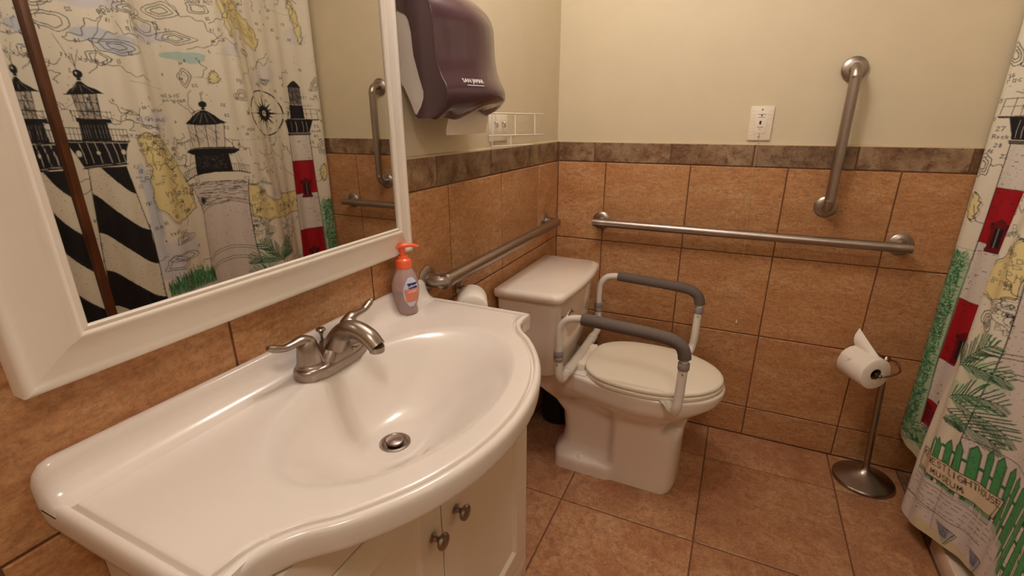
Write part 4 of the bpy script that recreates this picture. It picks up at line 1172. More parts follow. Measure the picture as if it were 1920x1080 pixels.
def chaikin(P, n=3):
    for _ in range(n):
        Q = []
        for i in range(len(P)):
            a, b = P[i], P[(i + 1) % len(P)]
            Q += [(a[0] * .75 + b[0] * .25, a[1] * .75 + b[1] * .25), (a[0] * .25 + b[0] * .75, a[1] * .25 + b[1] * .75)]
        P = Q
    return P
def coast(P, seed, amp=.0035):
    P = chaikin(P, 3)
    r = random.Random(seed); a, b, c = r.uniform(0, 6), r.uniform(0, 6), r.uniform(0, 6)
    n = len(P); out = []
    for i, (x, z) in enumerate(P):
        t = 2 * PI * i / n
        out.append((x + amp * (math.sin(9 * t + a) + .7 * math.sin(17 * t + b)), z + amp * (math.cos(11 * t + c) + .7 * math.sin(21 * t + a))))
    return out
def base_map():
    # watercolour washes
    for cx, cz, rx, rz, c, al, sd in ((1.02, 1.68, .10, .035, LAV, .8, 1), (.95, 1.555, .085, .04, BLUE, .9, 2), (.80, 1.60, .06, .03, LAV, .8, 3), (.68, 1.535, .055, .022, TEAL, .9, 4), (1.22, 1.55, .07, .04, BLUE, .8, 5),
                                      (.945, .98, .028, .20, BLUE, .8, 6), (.93, .74, .05, .07, LAV, .9, 7), (.85, 1.30, .06, .03, LAV, .7, 8), (1.03, 1.75, .05, .03, LAV, .7, 9), (.87, .80, .10, .04, LAV, .7, 31),
                                      (.50, 1.58, .05, .03, LAV, .6, 10), (.30, 1.50, .07, .05, LAV, .45, 11), (.38, .97, .05, .022, LAV, .8, 12), (1.25, .85, .06, .08, BLUE, .7, 13), (.57, .62, .03, .03, LAV, .5, 32),
                                      (.48, .955, .02, .02, LAV, .8, 33), (.30, .80, .09, .02, LAV, .6, 34), (1.20, 1.25, .03, .05, LAV, .6, 35), (.12, 1.42, .03, .05, LAV, .7, 36), (.09, 1.68, .06, .03, LAV, .5, 37)):
        poly(wob(cx, cz, rx, rz, 30, .25, sd), c, al * .85, True)
    # yellow land
    for pts in ([(.945, 1.24), (.90, 1.26), (.84, 1.235), (.78, 1.12), (.745, 1.02), (.735, .95), (.80, .925), (.86, .90), (.90, .955), (.935, .99), (.93, 1.08), (.91, 1.12), (.93, 1.16)],
                [(.43, 1.80), (.50, 1.79), (.495, 1.72), (.475, 1.69), (.40, 1.665), (.325, 1.60), (.29, 1.615), (.285, 1.66), (.31, 1.70), (.36, 1.735)],
                [(.52, 1.82), (.56, 1.85), (.535, 1.74), (.50, 1.62), (.487, 1.64), (.50, 1.72)],
                [(.54, 1.04), (.47, 1.00), (.44, .95), (.38, .93), (.30, .955), (.20, .95), (.12, .97), (.10, .90), (.13, .85), (.30, .845), (.42, .855), (.50, .86), (.54, .90)],
                [(.62, 1.44), (.575, 1.45), (.60, 1.50), (.615, 1.47)], [(1.01, 1.72), (1.08, 1.73), (1.05, 1.76), (.96, 1.745)], [(1.175, .70), (1.12, .72), (1.11, .62), (1.17, .56)],
                [(.06, 1.05), (.045, .98), (.02, 1.02), (.03, 1.09)], [(.115, 1.84), (.09, 1.72), (.07, 1.64), (.055, 1.70), (.08, 1.83)], [(1.28, 1.1), (1.20, 1.12), (1.19, 1.02), (1.27, .98)], [(1.0, 1.70), (1.12, 1.66), (1.10, 1.78), (1.02, 1.80)]):
        pts = coast(pts, int(pts[0][0] * 1000))
        poly(pts, YEL, .8, True)
        line(pts, 1.9, INK, None, .95, True)
        line([(x + .005, z - .005) for x, z in pts], 1.1, (90, 84, 80), None, .7, True)
    # hatching roads on the upper island
    for i in range(9): line([(.31 + .02 * i, 1.625 + .012 * i), (.32 + .02 * i, 1.66 + .010 * i)], 1.2)
    for i in range(5): line(wavy((.31, 1.635 + .012 * i), (.46, 1.70 + .012 * i), 6, .003, i), 1.1)
    # city blocks on the yellow land
    r = random.Random(3)
    for _ in range(150):
        x, z = r.choice([(.84, 1.2), (.80, 1.05), (.46, .92), (.50, .98), (.89, 1.20), (.92, 1.1), (.86, 1.27), (.83, .96), (.49, 1.02), (.50, .82)])
        x += r.uniform(-.045, .045); z += r.uniform(-.04, .04)
        a, b = r.uniform(.006, .018), r.uniform(.005, .014)
        line([(x, z), (x + a, z + .003), (x + a - .003, z + b), (x - .002, z + b)], 1.2, (50, 46, 48), None, .85, True)
    # depth contours: nested loops and long wandering lines
    for cx, cz, rx, rz, sd in ((.935, 1.54, .07, .028, 1), (.80, 1.63, .06, .03, 2), (.73, 1.69, .045, .025, 3), (1.10, 1.60, .05, .03, 4), (1.22, 1.62, .05, .05, 5), (.62, 1.71, .04, .02, 6), (.86, 1.67, .05, .02, 7), (.69, 1.46, .02, .03, 8),
                               (.50, 1.40, .03, .02, 9), (1.20, 1.30, .04, .05, 10), (.03, 1.47, .02, .03, 11), (.90, .75, .05, .03, 12), (.70, 1.60, .05, .02, 13), (1.0, 1.50, .03, .02, 14), (.29, 1.47, .02, .015, 15), (.60, .83, .03, .02, 16), (.84, .84, .05, .02, 17),
                               (.86, .77, .06, .02, 18), (.47, .80, .03, .025, 19), (1.13, 1.66, .04, .02, 20), (.55, .56, .02, .02, 21), (.83, 1.14, .03, .02, 22), (1.20, .95, .03, .04, 23), (1.23, .50, .05, .05, 24), (.03, 1.16, .02, .04, 25), (1.15, 1.72, .03, .02, 26), (.77, 1.75, .04, .02, 27), (.4, 1.58, .03, .015, 28)):
        for q in (1, .68, .4)[:2 + sd % 2]:
            line(chaikin(wob(cx, cz, rx * q, rz * q, 30, .18, sd), 2), 1.8, INK, None, .95, True)
    r = random.Random(11)
    for i in range(112):
        x, z = r.uniform(.02, 1.3), r.uniform(.55, 1.9)
        a = r.gauss(-.4, .8)
        L = r.uniform(.06, .22)
        line(wavy((x, z), (x + L * math.cos(a), z + L * math.sin(a)), 26, r.uniform(.004, .013), i), 1.7, INK, None, .95)
    for i in range(24):
        x, z = r.uniform(.0, 1.3), r.uniform(.55, 1.9)
        a = r.choice([0, PI / 2, -.5, .15])
        line([(x, z), (x + .14 * math.cos(a), z + .14 * math.sin(a))], 1.1, (60, 58, 62), .008, .9)
    # soundings and names
    for i in range(260):
        x, z = r.uniform(.01, 1.3), r.uniform(.55, 1.9)
        text(str(r.choice([2, 3, 4, 5, 6, 7, 9, 10, 11, 14, 16, 17, 18, 20, 21, 22, 23, 25, 26, 28, 30, 33, 36, 38, 42, 46])), x, z, .0112, 1.4, r.uniform(-.25, .25), sx=.8)
    for i in range(300):
        x, z = r.uniform(.01, 1.3), r.uniform(.5, 1.9)
        seg((x, z), (x + .001, z + .001), r.uniform(1.2, 2.6))
    for t, x, z, h, ro in (('Kelp', .835, 1.605, .016, -.1), ('Ledge', .90, 1.655, .017, -.25), ('Spit', .86, 1.70, .017, -.35), ('BOSTON', 1.085, 1.765, .016, 0), ('106EC', 1.10, 1.742, .014, 0), ('HORN', 1.095, 1.718, .015, 0),
                           ('TOM WOOD', .56, 1.73, .014, 0), ('A Rock 5ft', .985, 1.475, .014, .2), ('Ballast Key', .86, 1.235, .014, .05), ('Man Key', .80, 1.33, .012, 0), ('Boca Key', .745, 1.005, .022, .12), ('Dunbar Pt', .80, 1.295, .012, 0),
                           ('Old Dan', .72, 1.385, .012, 0), ('Mangrove', .70, 1.368, .012, 0), ('CHANNEL', 1.16, 1.50, .013, .2), ('NOON', .46, 1.255, .012, 0), ('Woman Key', .84, 1.19, .014, 0), ('Sand Key', .82, .86, .013, .1), ('Key', .46, .985, .014, 0), ('Harbor', .42, 1.01, .012, .4),
                           ('Rocks', .035, 1.24, .011, 0), ('28', .045, 1.215, .011, 0), ('27', .038, 1.262, .012, 0), ('23', .066, 1.185, .011, 0), ('Cow Key', .505, .852, .018, .1), ('HAWK', .52, .925, .014, 0), ('6', .530, .815, .015, 0), ('SLOPPA', .49, .835, .012, -.2), ('rac 15ft', .03, 1.395, .013, .1),
                           ('Mooring', .49, 1.02, .012, 0), ('3', .50, .745, .013, 0), ('Bn', .50, .905, .011, 0)):
        text(t, x, z, h, 2.0 if h > .0145 else 1.5, ro)
    ell(.535, .822, .016, .013, None, 1.3)
    line(wob(.535, .862, .045, .02, 26, .18, 77), 1.4, INK, None, 1, True)
    text('KEY WEST', .155, .872, .030, 3.0, .03, gap=2.2)
    # compass rose
    cx, cz, rx, rz = .330, 1.33, .128, .102
    for i in range(24):
        a0, a1 = 2 * PI * i / 24, 2 * PI * (i + 1) / 24
        pts = [(cx + rx * q * math.cos(a0 + (a1 - a0) * t), cz + rz * q * math.sin(a0 + (a1 - a0) * t)) for q, tt in ((1, (0, .5, 1)), (.945, (1, .5, 0))) for t in tt]
        if i % 3: poly(pts, INK)
        else: line(pts, 1, INK, None, 1, True)
    for k2 in range(32):
        a = 2 * PI * k2 / 32
        L = .86 if k2 % 8 == 0 else (.66 if k2 % 4 == 0 else (.54 if k2 % 2 == 0 else .38))
        wv = .15
        tip = (cx + rx * L * math.cos(a), cz + rz * L * math.sin(a))
        poly([(cx + rx * wv * math.cos(a - .5), cz + rz * wv * math.sin(a - .5)), tip, (cx + rx * wv * math.cos(a + .5), cz + rz * wv * math.sin(a + .5))], INK)
    line([(cx, cz - rz * 1.06), (cx, cz + rz * 1.1)], 1.6); line([(cx - rx * 1.12, cz), (cx + rx * 1.1, cz)], 1.6)
    text('N', cx - .008, cz + rz * 1.12, .022, 2.4); text('S', cx - .007, cz - rz * 1.25, .018, 2.2); text('E', cx - rx * 1.24, cz - .008, .018, 2.2); text('W', cx + rx * 1.14, cz - .008, .018, 2.2)
    line([(cx - .09, 1.22), (.80, 1.215)], 1.0, (70, 66, 70), .02); line([(cx - .02, 1.5), (cx - .02, .86)], 1.2, (60, 58, 60), .022)

def stipple(x0, x1, zf0, zf1, n, seed, wd=(1.0, 2.0), bias=2.5, left=True):
    r = random.Random(seed)
    for _ in range(n):
        t = r.random() ** bias
        if not left: t = 1 - t
        z = zf0 + (zf1 - zf0) * r.random()
        a, b = x0(z), x1(z)
        x = a + (b - a) * t
        seg((x, z), (x + .0006, z), r.uniform(*wd))

def spiral_tower():
    # axis, widths
    lx = lambda z: float(np.interp(z, [.10, .65, .88, 1.144], [1.175, 1.145, 1.128, 1.104]))   # far-from-wall edge
    rx = lambda z: float(np.interp(z, [.10, .65, .88, 1.144], [.945, .972, .968, .998]))
    zs = np.linspace(1.144, .10, 60)
    poly([(lx(z), z) for z in zs] + [(rx(z), z) for z in zs[::-1]], (218, 211, 192))
    T = lambda t: .12 * (3 * t * t - 2 * t ** 3) + .03 * t
    for k2 in range(-1, 5):
        for zt, hh in ((1.055 - .272 * k2, .135),):
            up_, lo = [], []
            for i in range(21):
                t = i / 20
                z1 = zt - T(t); z0 = z1 - hh
                z1c, z0c = min(z1, 1.143), min(z0, 1.143)
                up_.append((lx(z1c) + (rx(z1c) - lx(z1c)) * t, z1c)); lo.append((lx(z0c) + (rx(z0c) - lx(z0c)) * t, z0c))
            poly(up_ + lo[::-1], (24, 22, 24))
    line([(lx(z), z) for z in zs], 2.2); line([(rx(z), z) for z in zs], 2.2)
    stipple(lx, rx, 1.14, .3, 800, 5, (.8, 1.6), 4.5, True)
    stipple(lx, rx, 1.14, .3, 800, 6, (.8, 1.6), 4.5, False)
    # bracket
    poly([(1.150, 1.236), (.970, 1.226), (.985, 1.195), (.994, 1.150), (1.112, 1.140), (1.128, 1.19)], INK)
    for x in (1.105, 1.082, 1.058, 1.036, 1.016, .998):
        line([(x + .006, 1.226), (x, 1.19), (x - .002 , 1.158)], 1.7, (225, 220, 205))
    for x, rr in ((1.118, .009), (.995, .008), (1.06, .006)):
        ell(x, 1.192, rr, rr * 1.3, (218, 211, 192), 1.5)
    line([(1.152, 1.238), (.968, 1.228)], 3.2); line([(1.150, 1.232), (.970, 1.222)], 1.6, (225, 220, 205))
    line([(1.118, 1.142), (.990, 1.150)], 3.2); line([(1.114, 1.147), (.994, 1.155)], 1.4, (225, 220, 205))
    # drum and balcony
    poly([(1.098, 1.236), (1.020, 1.232), (1.022, 1.292), (1.094, 1.296)], INK)
    for i in range(9): line([(1.028 + .008 * i, 1.24), (1.029 + .008 * i, 1.285)], .9, (200, 196, 184))
    line([(1.150, 1.278), (.970, 1.268)], 2.0)
    for i in range(17):
        x = .970 + .180 * i / 16
        line([(x, 1.228 + .0005 * i), (x, 1.268 + .0006 * i)], 1.2)
    line([(1.148, 1.258), (.972, 1.248)], 1.0)
    # lens room
    poly([(1.100, 1.296), (1.008, 1.290), (1.010, 1.304), (1.098, 1.308)], INK)
    poly([(1.094, 1.386), (1.028, 1.388), (1.032, 1.304), (1.088, 1.306)], (170, 162, 150))
    r = random.Random(9)
    for i in range(90):
        x, z = r.uniform(1.034, 1.088), r.uniform(1.31, 1.38)
        line([(x, z), (x + r.uniform(-.006, .006), z + r.uniform(-.014, .014))], r.uniform(.9, 1.8), r.choice([INK, INK, (230, 226, 214)]))
    for i in range(5): line([(1.033 + .0135 * i, 1.304), (1.030 + .0155 * i, 1.386)], 1.9)
    for z in (1.33, 1.357): line([(1.092, z), (1.030, z)], 1.3)
    line([(1.108, 1.330), (1.004, 1.326)], 1.4)
    for x in (1.108, 1.098, 1.016, 1.005): line([(x, 1.33), (x, 1.296)], 1.3)
    # roof and ball
    poly([(1.112, 1.380), (1.098, 1.394), (1.078, 1.408), (1.066, 1.424), (1.056, 1.424), (1.045, 1.410), (1.028, 1.400), (1.012, 1.388)], INK)
    line([(1.114, 1.381), (1.010, 1.387)], 2.4)
    for x in (1.090, 1.06, 1.035): line([(x, 1.390), (1.062 + (x - 1.062) * .3, 1.412)], 1.0, (190, 186, 176))
    ell(1.060, 1.430, .006, .004, INK); ell(1.060, 1.446, .0125, .0135, INK); ell(1.063, 1.449, .003, .004, (200, 196, 186))
    line([(1.060, 1.455), (1.062, 1.50)], 1.8); line([(1.062, 1.47), (1.10, 1.56)], 1.2); line([(1.06, 1.47), (1.045, 1.52)], 1.1)

def key_west_tower():
    big = lambda z: float(np.interp(z, [.2, .4, .64, .93, 1.02, 1.055], [.845, .80, .742, .712, .735, .757]))
    sml = lambda z: float(np.interp(z, [.2, .4, .577, .70, .76, .90, 1.02, 1.065], [.47, .490, .512, .528, .534, .540, .535, .524]))
    zs = np.linspace(1.05, .12, 60)
    body = [(big(z), z) for z in zs] + [(sml(z), z) for z in zs[::-1]]
    poly(body, (214, 205, 198))
    line([(big(z), z) for z in zs], 2.2); line([(sml(z), z) for z in zs], 2.6)
    r = random.Random(21)
    for _ in range(190):   # coursed brick marks under the balcony
        z = 1.05 - .10 * r.random() ** 1.4
        a, b = sml(z), big(z); x = a + (b - a) * r.random(); L = r.uniform(.006, .03)
        line([(x, z - .10 * (x - .64) ** 2), (min(b, x + L), z - .10 * (x + L - .64) ** 2)], 1.2)
    stipple(big, sml, 1.0, .42, 220, 22, (1., 1.8), 5.0, True)
    stipple(big, sml, 1.0, .42, 420, 23, (1., 2.0), 4.0, False)
    for z0 in (.955, .940, .742, .730, .692, .680, .47):
        a, b = sml(z0), big(z0)
        line([(a + (b - a) * t, z0 - .020 * t + .030 * math.sin(PI * t) - (.0 if z0 > .8 else .004)) for t in np.linspace(0, 1, 14)], 1.7)
    ell(.700, .972, .012, .015, (120, 112, 106), 2.0); ell(.700, .972, .007, .010, INK)
    # lower balcony
    line([(.762, 1.058), (.72, 1.078), (.64, 1.090), (.56, 1.088), (.520, 1.076)], 4.0)
    line([(.764, 1.092), (.72, 1.110), (.64, 1.122), (.56, 1.120), (.518, 1.108)], 1.6)
    for i in range(8):
        line([(.760 - .008 * i, 1.060 + .0035 * i), (.762 - .008 * i, 1.092 + .003 * i)], 1.3)
        line([(.522 + .008 * i, 1.077 + .0015 * i), (.521 + .008 * i, 1.108 + .0015 * i)], 1.3)
    # drum
    poly([(.706, 1.078), (.66, 1.088), (.62, 1.090), (.582, 1.088), (.590, 1.172), (.700, 1.168)], INK)
    for _ in range(160):
        x, z = r.uniform(.60, .695), r.uniform(1.10, 1.16)
        seg((x, z), (x + .001, z), 1.1, (150, 144, 136))
    for x0, x1 in ((.735, .757), (.715, .742), (.560, .535), (.572, .548)): line([(x0, 1.165), (x1, 1.085)], 1.0)
    # upper deck
    poly([(.732, 1.176), (.71, 1.164), (.64, 1.156), (.57, 1.164), (.546, 1.178), (.57, 1.190), (.64, 1.194), (.71, 1.188)], INK)
    line([(.728, 1.184), (.64, 1.188), (.55, 1.183)], 1.2, (170, 164, 154))
    line([(.733, 1.215), (.70, 1.222), (.64, 1.225), (.58, 1.223), (.547, 1.216)], 1.3)
    for x in (.733, .712, .69, .60, .572, .547): line([(x, 1.184), (x, 1.217)], 1.3)
    # lens
    poly([(.700, 1.192), (.597, 1.192), (.592, 1.292), (.706, 1.290)], (206, 198, 184))
    for x0, x1 in ((.700, .708), (.676, .680), (.648, .648), (.622, .618), (.597, .590)): line([(x0, 1.192), (x1, 1.292)], 2.0)
    for _ in range(70):
        x, z = r.uniform(.605, .695), r.uniform(1.20, 1.285)
        line([(x, z), (x + .008, z + .012)], 1.0, (70, 66, 66))
    # roof and ball
    poly([(.716, 1.286), (.698, 1.300), (.675, 1.322), (.655, 1.338), (.642, 1.338), (.620, 1.322), (.600, 1.302), (.580, 1.290), (.62, 1.282), (.67, 1.280)], INK)
    for x in (.685, .662, .64, .615): line([(x, 1.290), (.648 + (x - .648) * .3, 1.328)], 1.0, (180, 174, 164))
    ell(.648, 1.344, .006, .005, INK); ell(.648, 1.361, .0115, .0125, INK); line([(.648, 1.37), (.650, 1.405)], 1.8)

RED = (160, 18, 34); DRED = (104, 14, 28)
def red_window(x, z, wd, h):
    poly([(x - .004, z - .006), (x + wd + .004, z - .006), (x + wd + .004, z + .006), (x - .004, z + .006)], DRED)
    poly([(x, z), (x + wd, z), (x + wd, z + h * .8), (x + wd * .5, z + h), (x, z + h * .8)], DRED)
    ell(x - .001, z + h * .82, .006, .008, DRED, 1.6); ell(x + wd + .001, z + h * .82, .006, .008, DRED, 1.6)
    poly([(x + wd * .25, z + .01), (x + wd * .78, z + .01), (x + wd * .78, z + h * .75), (x + wd * .25, z + h * .75)], INK)
    line([(x + wd * .5, z + .01), (x + wd * .5, z + h * .74)], 1.6, (190, 180, 168)); line([(x + wd * .25, z + h * .42), (x + wd * .78, z + h * .42)], 1.6, DRED)
    line([(x - .004, z + h * .80), (x + wd * .5, z + h + .003), (x + wd + .004, z + h * .80)], 2.4, INK)
    line([(x - .004, z - .006), (x + wd + .004, z - .006)], 2, INK)
def red_tower():
    L = lambda z: float(np.interp(z, [.25, .50, .75, 1.0, 1.225], [.080, .072, .073, .079, .082]))
    Rr = lambda z: float(np.interp(z, [.25, 1.225], [.222, .188]))
    def band(za, zb, col):
        zs = np.linspace(za, zb, 12)
        poly([(L(z), z) for z in zs] + [(Rr(z), z) for z in zs[::-1]], col)
    band(1.225, .26, (220, 214, 208))
    for za, zb in ((1.100, .932), (.742, .522), (.365, .27)): band(za, zb, RED)
    for z in (1.100, .932, .742, .522, .365): line([(L(z), z), (Rr(z), z)], 1.8)
    zs = np.linspace(1.225, .26, 30)
    line([(L(z), z) for z in zs], 2.6); line([(Rr(z), z) for z in zs], 2.2)
    stipple(L, Rr, 1.22, .37, 500, 41, (.9, 1.7), 3.6, True)
    r = random.Random(42)
    for _ in range(60):
        z = r.uniform(.38, 1.2); x = r.uniform(L(z) + .005, Rr(z) - .03)
        line([(x, z), (x + r.uniform(.004, .012), z)], 1.6)
    red_window(.110, .915, .040, .092); red_window(.113, .535, .042, .105)
    # door with stairs and red lean-to
    poly([(.078, .355), (.078, .275), (.17, .262), (.17, .35), (.125, .325)], DRED)
    red_window(.125, .30, .042, .092)
    for i in range(5): line([(.088, .325 - .012 * i), (.165, .312 - .012 * i)], 2.0, (200, 60, 70))
    for i in range(30):
        x, z = r.uniform(.082, .165), r.uniform(.268, .34)
        line([(x, z), (x + .008, z - .004)], 1.4, r.choice([INK, (210, 90, 90)]))
    ell(.112, .258, .028, .010, (218, 212, 206), 2.0); ell(.112, .258, .018, .005, None, 1.6)
    # gallery
    poly([(.072, 1.236), (.196, 1.236), (.192, 1.226), (.076, 1.226)], INK); line([(.070, 1.231), (.178, 1.231)], 1.2, (210, 204, 194))
    poly([(.080, 1.238), (.190, 1.238), (.200, 1.300), (.060, 1.298)], INK)
    for x in (.088, .108, .135, .16): line([(x + .003, 1.292), (x, 1.262), (x + .002, 1.244)], 1.8, (216, 210, 200))
    poly([(.030, 1.304), (.036, 1.298), (.190, 1.296), (.190, 1.306)], INK); line([(.033, 1.303), (.19, 1.303)], 1.0, (200, 194, 184))
    line([(.036, 1.306), (.040, 1.352)], 1.8); line([(.040, 1.352), (.18, 1.356)], 1.6); line([(.038, 1.330), (.18, 1.334)], 1.2)
    for x in (.062, .085): line([(x, 1.306), (x + .002, 1.354)], 1.5)
    poly([(.095, 1.306), (.160, 1.306), (.158, 1.372), (.098, 1.370)], INK)
    poly([(.100, 1.372), (.152, 1.374), (.150, 1.455), (.104, 1.452)], (120, 114, 106))
    for _ in range(80):
        x, z = r.uniform(.102, .150), r.uniform(1.376, 1.45)
        line([(x, z), (x + .004, z + .012)], 1.4)
    for x in (.102, .118, .135, .151): line([(x, 1.372), (x, 1.455)], 2.0)
    poly([(.096, 1.452), (.158, 1.455), (.13, 1.482), (.122, 1.486)], INK)

GREENS = ((44, 120, 72), (30, 96, 58), (86, 150, 100), (58, 140, 84), (120, 176, 126))
def scribble(x0, x1, z0, z1, n, seed, L=.014, ink=.35, shape=None):
    r = random.Random(seed)
    for i in range(n):
        x, z = r.uniform(x0, x1), r.uniform(z0, z1)
        if shape and not shape(x, z): continue
        a = r.uniform(0, PI)
        col = INK if r.random() < ink else r.choice(GREENS)
        line([(x, z), (x + L * r.uniform(.4, 1) * math.cos(a), z + L * r.uniform(.4, 1) * math.sin(a))], r.uniform(1.3, 3.2) if col != INK else 1.2, col)
def frond(x, z, a, L, seed, curve=.5):
    r = random.Random(seed)
    pts = []
    for i in range(13):
        t = i / 12
        aa = a - curve * t
        pts.append((x, z)) if not pts else pts.append((pts[-1][0] + L / 12 * math.cos(aa), pts[-1][1] + L / 12 * math.sin(aa)))
    line(pts, 2.0)
    for i in range(1, 13):
        aa = a - curve * i / 12
        ll = L * .42 * math.sin(PI * (.15 + .8 * i / 13))
        for sg in (-1, 1):
            b = aa + sg * .62 + r.uniform(-.08, .08)
            for dd in (0, .003):
                col = INK if dd == 0 else r.choice(GREENS[:3])
                seg((pts[i][0] + dd, pts[i][1] + dd), (pts[i][0] + dd + ll * math.cos(b), pts[i][1] + dd + ll * math.sin(b)), 1.5 if dd == 0 else 2.2, col)

def foreground():
    r = random.Random(77)
    # bush beside the red tower
    shp = lambda x, z: x < .066 - .0 * z and z < .885 + .02 * math.sin(x * 90)
    poly([(0, .88), (.02, .90), (.045, .875), (.060, .90), (.078, .86), (.073, .50), (.080, .26), (0, .20)], (138, 180, 140), .7, True)
    scribble(0, .062, .24, .885, 2100, 5, .014, .34)
    # lawn at its foot
    poly([(0, .27), (.06, .235), (.17, .262), (.34, .26), (.36, .16), (.30, .13), (.12, .165), (0, .21)], (126, 176, 128), .8, True)
    scribble(.0, .33, .17, .262, 420, 6, .022, .12)
    # yellow-green fringe under it
    poly([(0, .20), (.13, .16), (.35, .12), (.35, .05), (0, .05)], (206, 204, 170), .7, True)
    # grass between the towers
    poly([(.725, .655), (.76, .675), (.82, .70), (.87, .69), (.95, .665), (.955, .63), (.72, .62)], (96, 146, 108), .8, True)
    for _ in range(420):
        x = r.uniform(.725, .955); z = r.uniform(.62, .665 + .03 * math.sin(PI * (x - .72) / .23))
        line([(x, z), (x + r.uniform(-.007, .007), z + r.uniform(.012, .034))], r.uniform(1.1, 2.4), r.choice(GREENS[:4] + (INK,)))
    # ground lines and lower washes for the rest of the width
    poly([(.72, .62), (.96, .63), (.97, .30), (.84, .22), (.80, .40)], (214, 208, 196), .6, True)
    for i in range(40):
        x, z = r.uniform(.74, .95), r.uniform(.2, .6)
        line(wavy((x, z), (x + r.uniform(.03, .09), z + r.uniform(-.01, .01)), 5, .003, i + 200), 1.2, (90, 84, 80))
    # palms in front of the tower's right flank
    poly(wob(.50, .66, .055, .035, 20, .2, 3), (160, 198, 160), .55, True)
    poly(wob(.47, .575, .06, .035, 20, .2, 4), (160, 198, 160), .55, True)
    for i, (x, z, a, L, cv) in enumerate(((.42, .645, 1.1, .14, .5), (.42, .645, .55, .14, .6), (.42, .64, 1.9, .12, -.4), (.43, .65, 2.5, .10, -.5), (.42, .545, .75, .15, .6), (.42, .545, .15, .17, .4), (.42, .51, .0, .15, .2), (.42, .475, .4, .07, .4))):
        frond(x, z, a, L, i, cv)
    frond(.80, .435, 1.9, .06, 50, .3); frond(.81, .44, 1.2, .05, 51, .2)
    # picket fence
    tipz = lambda s_: float(np.interp(s_, [.40, .451, .522, .578, .64, .72, .85, 1.0], [.40, .425, .462, .484, .470, .475, .49, .49]))
    for i in range(19):
        s0 = .398 + .0305 * i
        zt = tipz(s0 + .010); zb_ = .275 + .02 * sm(.62, .85, s0)
        P_ = [(s0, zb_), (s0 + .0195, zb_), (s0 + .0195, zt - .020), (s0 + .010, zt), (s0, zt - .020)]
        poly(P_, (78, 150, 96)); line(P_, 2.0, (44, 30, 26), None, 1, True)
        for _ in range(26):
            x, z = r.uniform(s0 + .002, s0 + .017), r.uniform(zb_, zt - .022)
            seg((x, z), (x + .002, z + .003), 1.8, r.choice(((30, 96, 56), (90, 160, 108), (40, 110, 64))), .8)
    for z in (.40, .325):
        for i in range(18):
            s0 = .398 + .0305 * i + .0195
            poly([(s0, z), (s0 + .011, z), (s0 + .011, z + .009), (s0, z + .009)], (52, 124, 74)); line([(s0, z), (s0 + .011, z)], 1.2, INK)
    # sign board
    TL, TR, BL, BR = (.372, .344), (.622, .372), (.372, .280), (.608, .304)
    poly([TL, TR, BR, BL], (214, 196, 168)); line([TL, TR, BR, BL], 2.4, (40, 26, 22), None, 1, True)
    line([(.612, .362), (.600, .306)], 1.4, (40, 26, 22))
    text('KEY WEST LIGHTHOUSE', .378, .3190, .0185, 2.3, .112, (34, 18, 18), sx=.78, gap=1.5)
    text('MUSEUM', .440, .2960, .0165, 2.3, .11, (34, 18, 18), sx=.9, gap=2.0)
    # green kerb blocks below the sign
    for i in range(9):
        s0 = .372 + .026 * i; z0 = .262 + .0035 * i
        if i % 2 == 0 or i > 5: poly([(s0, z0), (s0 + .019, z0 + .003), (s0 + .019, z0 + .015), (s0, z0 + .012)], (112, 158, 118))
        line([(s0, z0), (s0 + .022, z0 + .003), (s0 + .022, z0 + .016), (s0, z0 + .012)], 1.4, INK, None, 1, True)
    # street
    poly([(.33, .262), (.62, .295), (.85, .30), (1.0, .30), (1.0, .06), (.33, .06)], (208, 200, 198), .75)
    for z, x0, x1, d in ((.250, .37, .60, None), (.236, .37, .62, .025), (.222, .38, .64, .03), (.205, .40, .70, .022), (.190, .42, .60, .04)):
        line(wavy((x0, z), (x1, z + (x1 - x0) * .12), 12, .0015, int(z * 1000)), 1.6, (60, 54, 54), d)
    line(wavy((.345, .168), (.60, .205), 12, .002, 5), 2.0, (60, 54, 56)); line(wavy((.345, .163), (.47, .180), 8, .002, 6), 3.5, (150, 148, 158))
    for i in range(150):
        x, z = r.uniform(.36, .95), r.uniform(.10, .26)
        seg((x, z), (x + r.uniform(.001, .006), z), r.uniform(1, 2), (80, 72, 70))
    # yellow verge along the hem and the blue-shaded corner marks
    poly([(.43, .128), (.52, .140), (.60, .128), (.75, .140), (.75, .05), (.40, .05)], (206, 196, 140), .7, True)
    for x, z in ((.480, .112), (.575, .118), (.69, .12)):
        poly([(x, z + .055), (x + .045, z + .050), (x + .025, z)], (150, 156, 186), .8, True)
        line([(x, z + .056), (x + .047, z + .052), (x + .028, z - .004)], 1.8); line([(x + .004, z + .05), (x + .052, z + .052), (x + .034, z + .002)], 1.2)
        for i in range(8): line([(x + .006 + .004 * i, z + .05), (x + .016 + .002 * i, z + .02)], 1.1)

base_map()
red_tower(); spiral_tower(); key_west_tower(); foreground()
ART_LIN = np.where(ART / 255 <= .04045, ART / 255 / 12.92, ((ART / 255 + .055) / 1.055) ** 2.4).astype(np.float32)

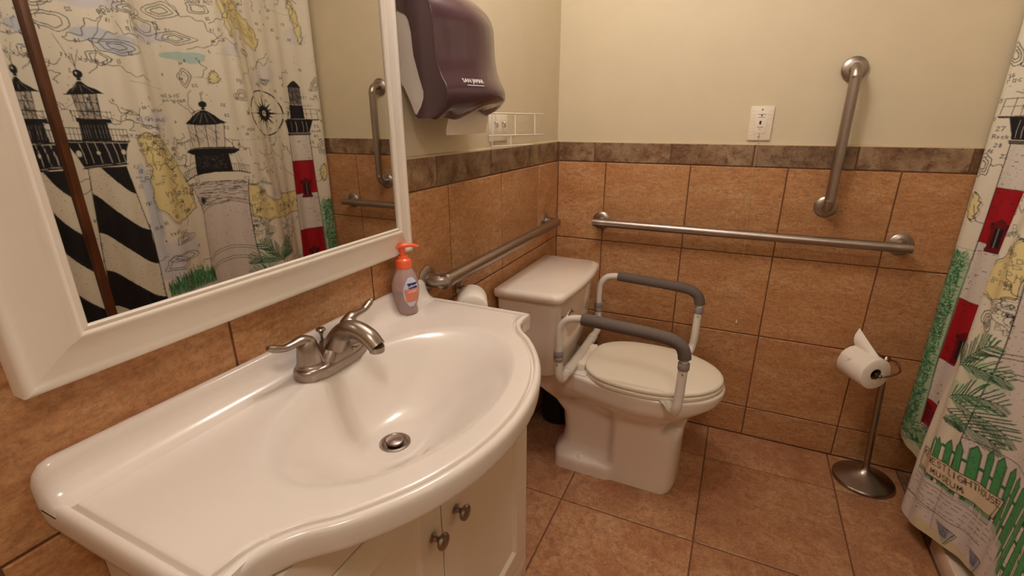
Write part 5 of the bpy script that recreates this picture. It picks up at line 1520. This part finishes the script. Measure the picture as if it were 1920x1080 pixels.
def curtain_mesh(name, s0, s1, dy, art_shift, step_s, step_z, x_add=0.0):
    """cloth surface between s0 and s1 (s = distance from the back wall); art_shift moves the print"""
    ns = int((s1 - s0) / step_s) + 1; nz = int(1.83 / step_z) + 1
    s = np.linspace(s0, s1, ns); tz = np.linspace(0, 1, nz)
    SS, TT = np.meshgrid(s, tz)
    hem = np.interp(SS, [0, .02, .06, .12, .20, .32, .38, .50, .62, .75, 1.0, 1.3], [.205, .175, .150, .125, .110, .085, .080, .100, .122, .115, .105, .11])
    Z = hem + (1.934 - hem) * TT
    X = curtain_x(SS, Z) + x_add
    Y = -SS + dy
    V = np.stack([X, Y, Z], -1).reshape(-1, 3).astype(np.float32)
    idx = np.arange(ns * nz).reshape(nz, ns)
    Q = np.stack([idx[:-1, :-1], idx[:-1, 1:], idx[1:, 1:], idx[1:, :-1]], -1).reshape(-1, 4)
    me = bpy.data.meshes.new(name)
    me.vertices.add(len(V)); me.vertices.foreach_set('co', V.ravel())
    me.loops.add(Q.size); me.loops.foreach_set('vertex_index', Q.ravel().astype(np.int32))
    me.polygons.add(len(Q)); me.polygons.foreach_set('loop_start', np.arange(0, Q.size, 4, dtype=np.int32))
    me.update(calc_edges=True); me.validate()
    px = np.clip((SS - art_shift) * RES, 1, GW - 3); py = np.clip((Z - AZ0) * RES, 1, GH - 3)
    xi = px.astype(int); yi = py.astype(int)
    c = (ART_LIN[yi, xi] + ART_LIN[yi, xi + 1] + ART_LIN[yi + 1, xi] + ART_LIN[yi + 1, xi + 1]) / 4
    rgba = np.concatenate([c.reshape(-1, 3), np.ones((ns * nz, 1), np.float32)], 1)
    at_ = me.color_attributes.new('print', 'FLOAT_COLOR', 'POINT')
    at_.data.foreach_set('color', rgba.ravel().astype(np.float32))
    me.shade_smooth()
    me.materials.append(M['curtain'])
    o = bpy.data.objects.new(name, me)
    COL.objects.link(o)
    return o
c1 = curtain_mesh('shower_curtain', 0.014, 1.148, 0.0, 0.0, 0.0019, 0.0021)
tag(c1, 'white shower curtain printed with lighthouses and sea charts, hanging nearest the back wall', 'shower curtain', 'lighthouse shower curtains')
c2 = curtain_mesh('shower_curtain', 1.182, 1.80, 0.0, 0.174, 0.003, 0.003, -0.01)
tag(c2, 'second lighthouse shower curtain beyond the dark wooden post, seen only at the mirror glass edge', 'shower curtain', 'lighthouse shower curtains')
post = obj('trim_1', bevbox(1.372, 1.425, -1.177, -1.153, 0.0, ZC - 0.001, 0.003), 'wood_dark')
structure(post, 'dark brown wooden post between the two shower curtains')
rod = thing('curtain_rod', (1.40, -1.0, 1.975), 'chrome curtain rod above the tub', 'curtain rod')
obj('rod', MB().tube([(1.41, 0.006, 1.975), (1.41, YN + 0.001, 1.975)], 0.0125, 16, 1, False), 'chrome', rod)
for i in range(15):
    y = -0.05 - 0.12 * i
    if -1.23 < y < -1.14: continue
    ringp = [(1.41 + 0.0205 * math.cos(a), y, 1.965 + 0.0265 * math.sin(a)) for a in [2 * PI * j / 16 for j in range(17)]]
    obj('ring', MB().tube(ringp, 0.0018, 6, 1, False), 'chrome', rod)
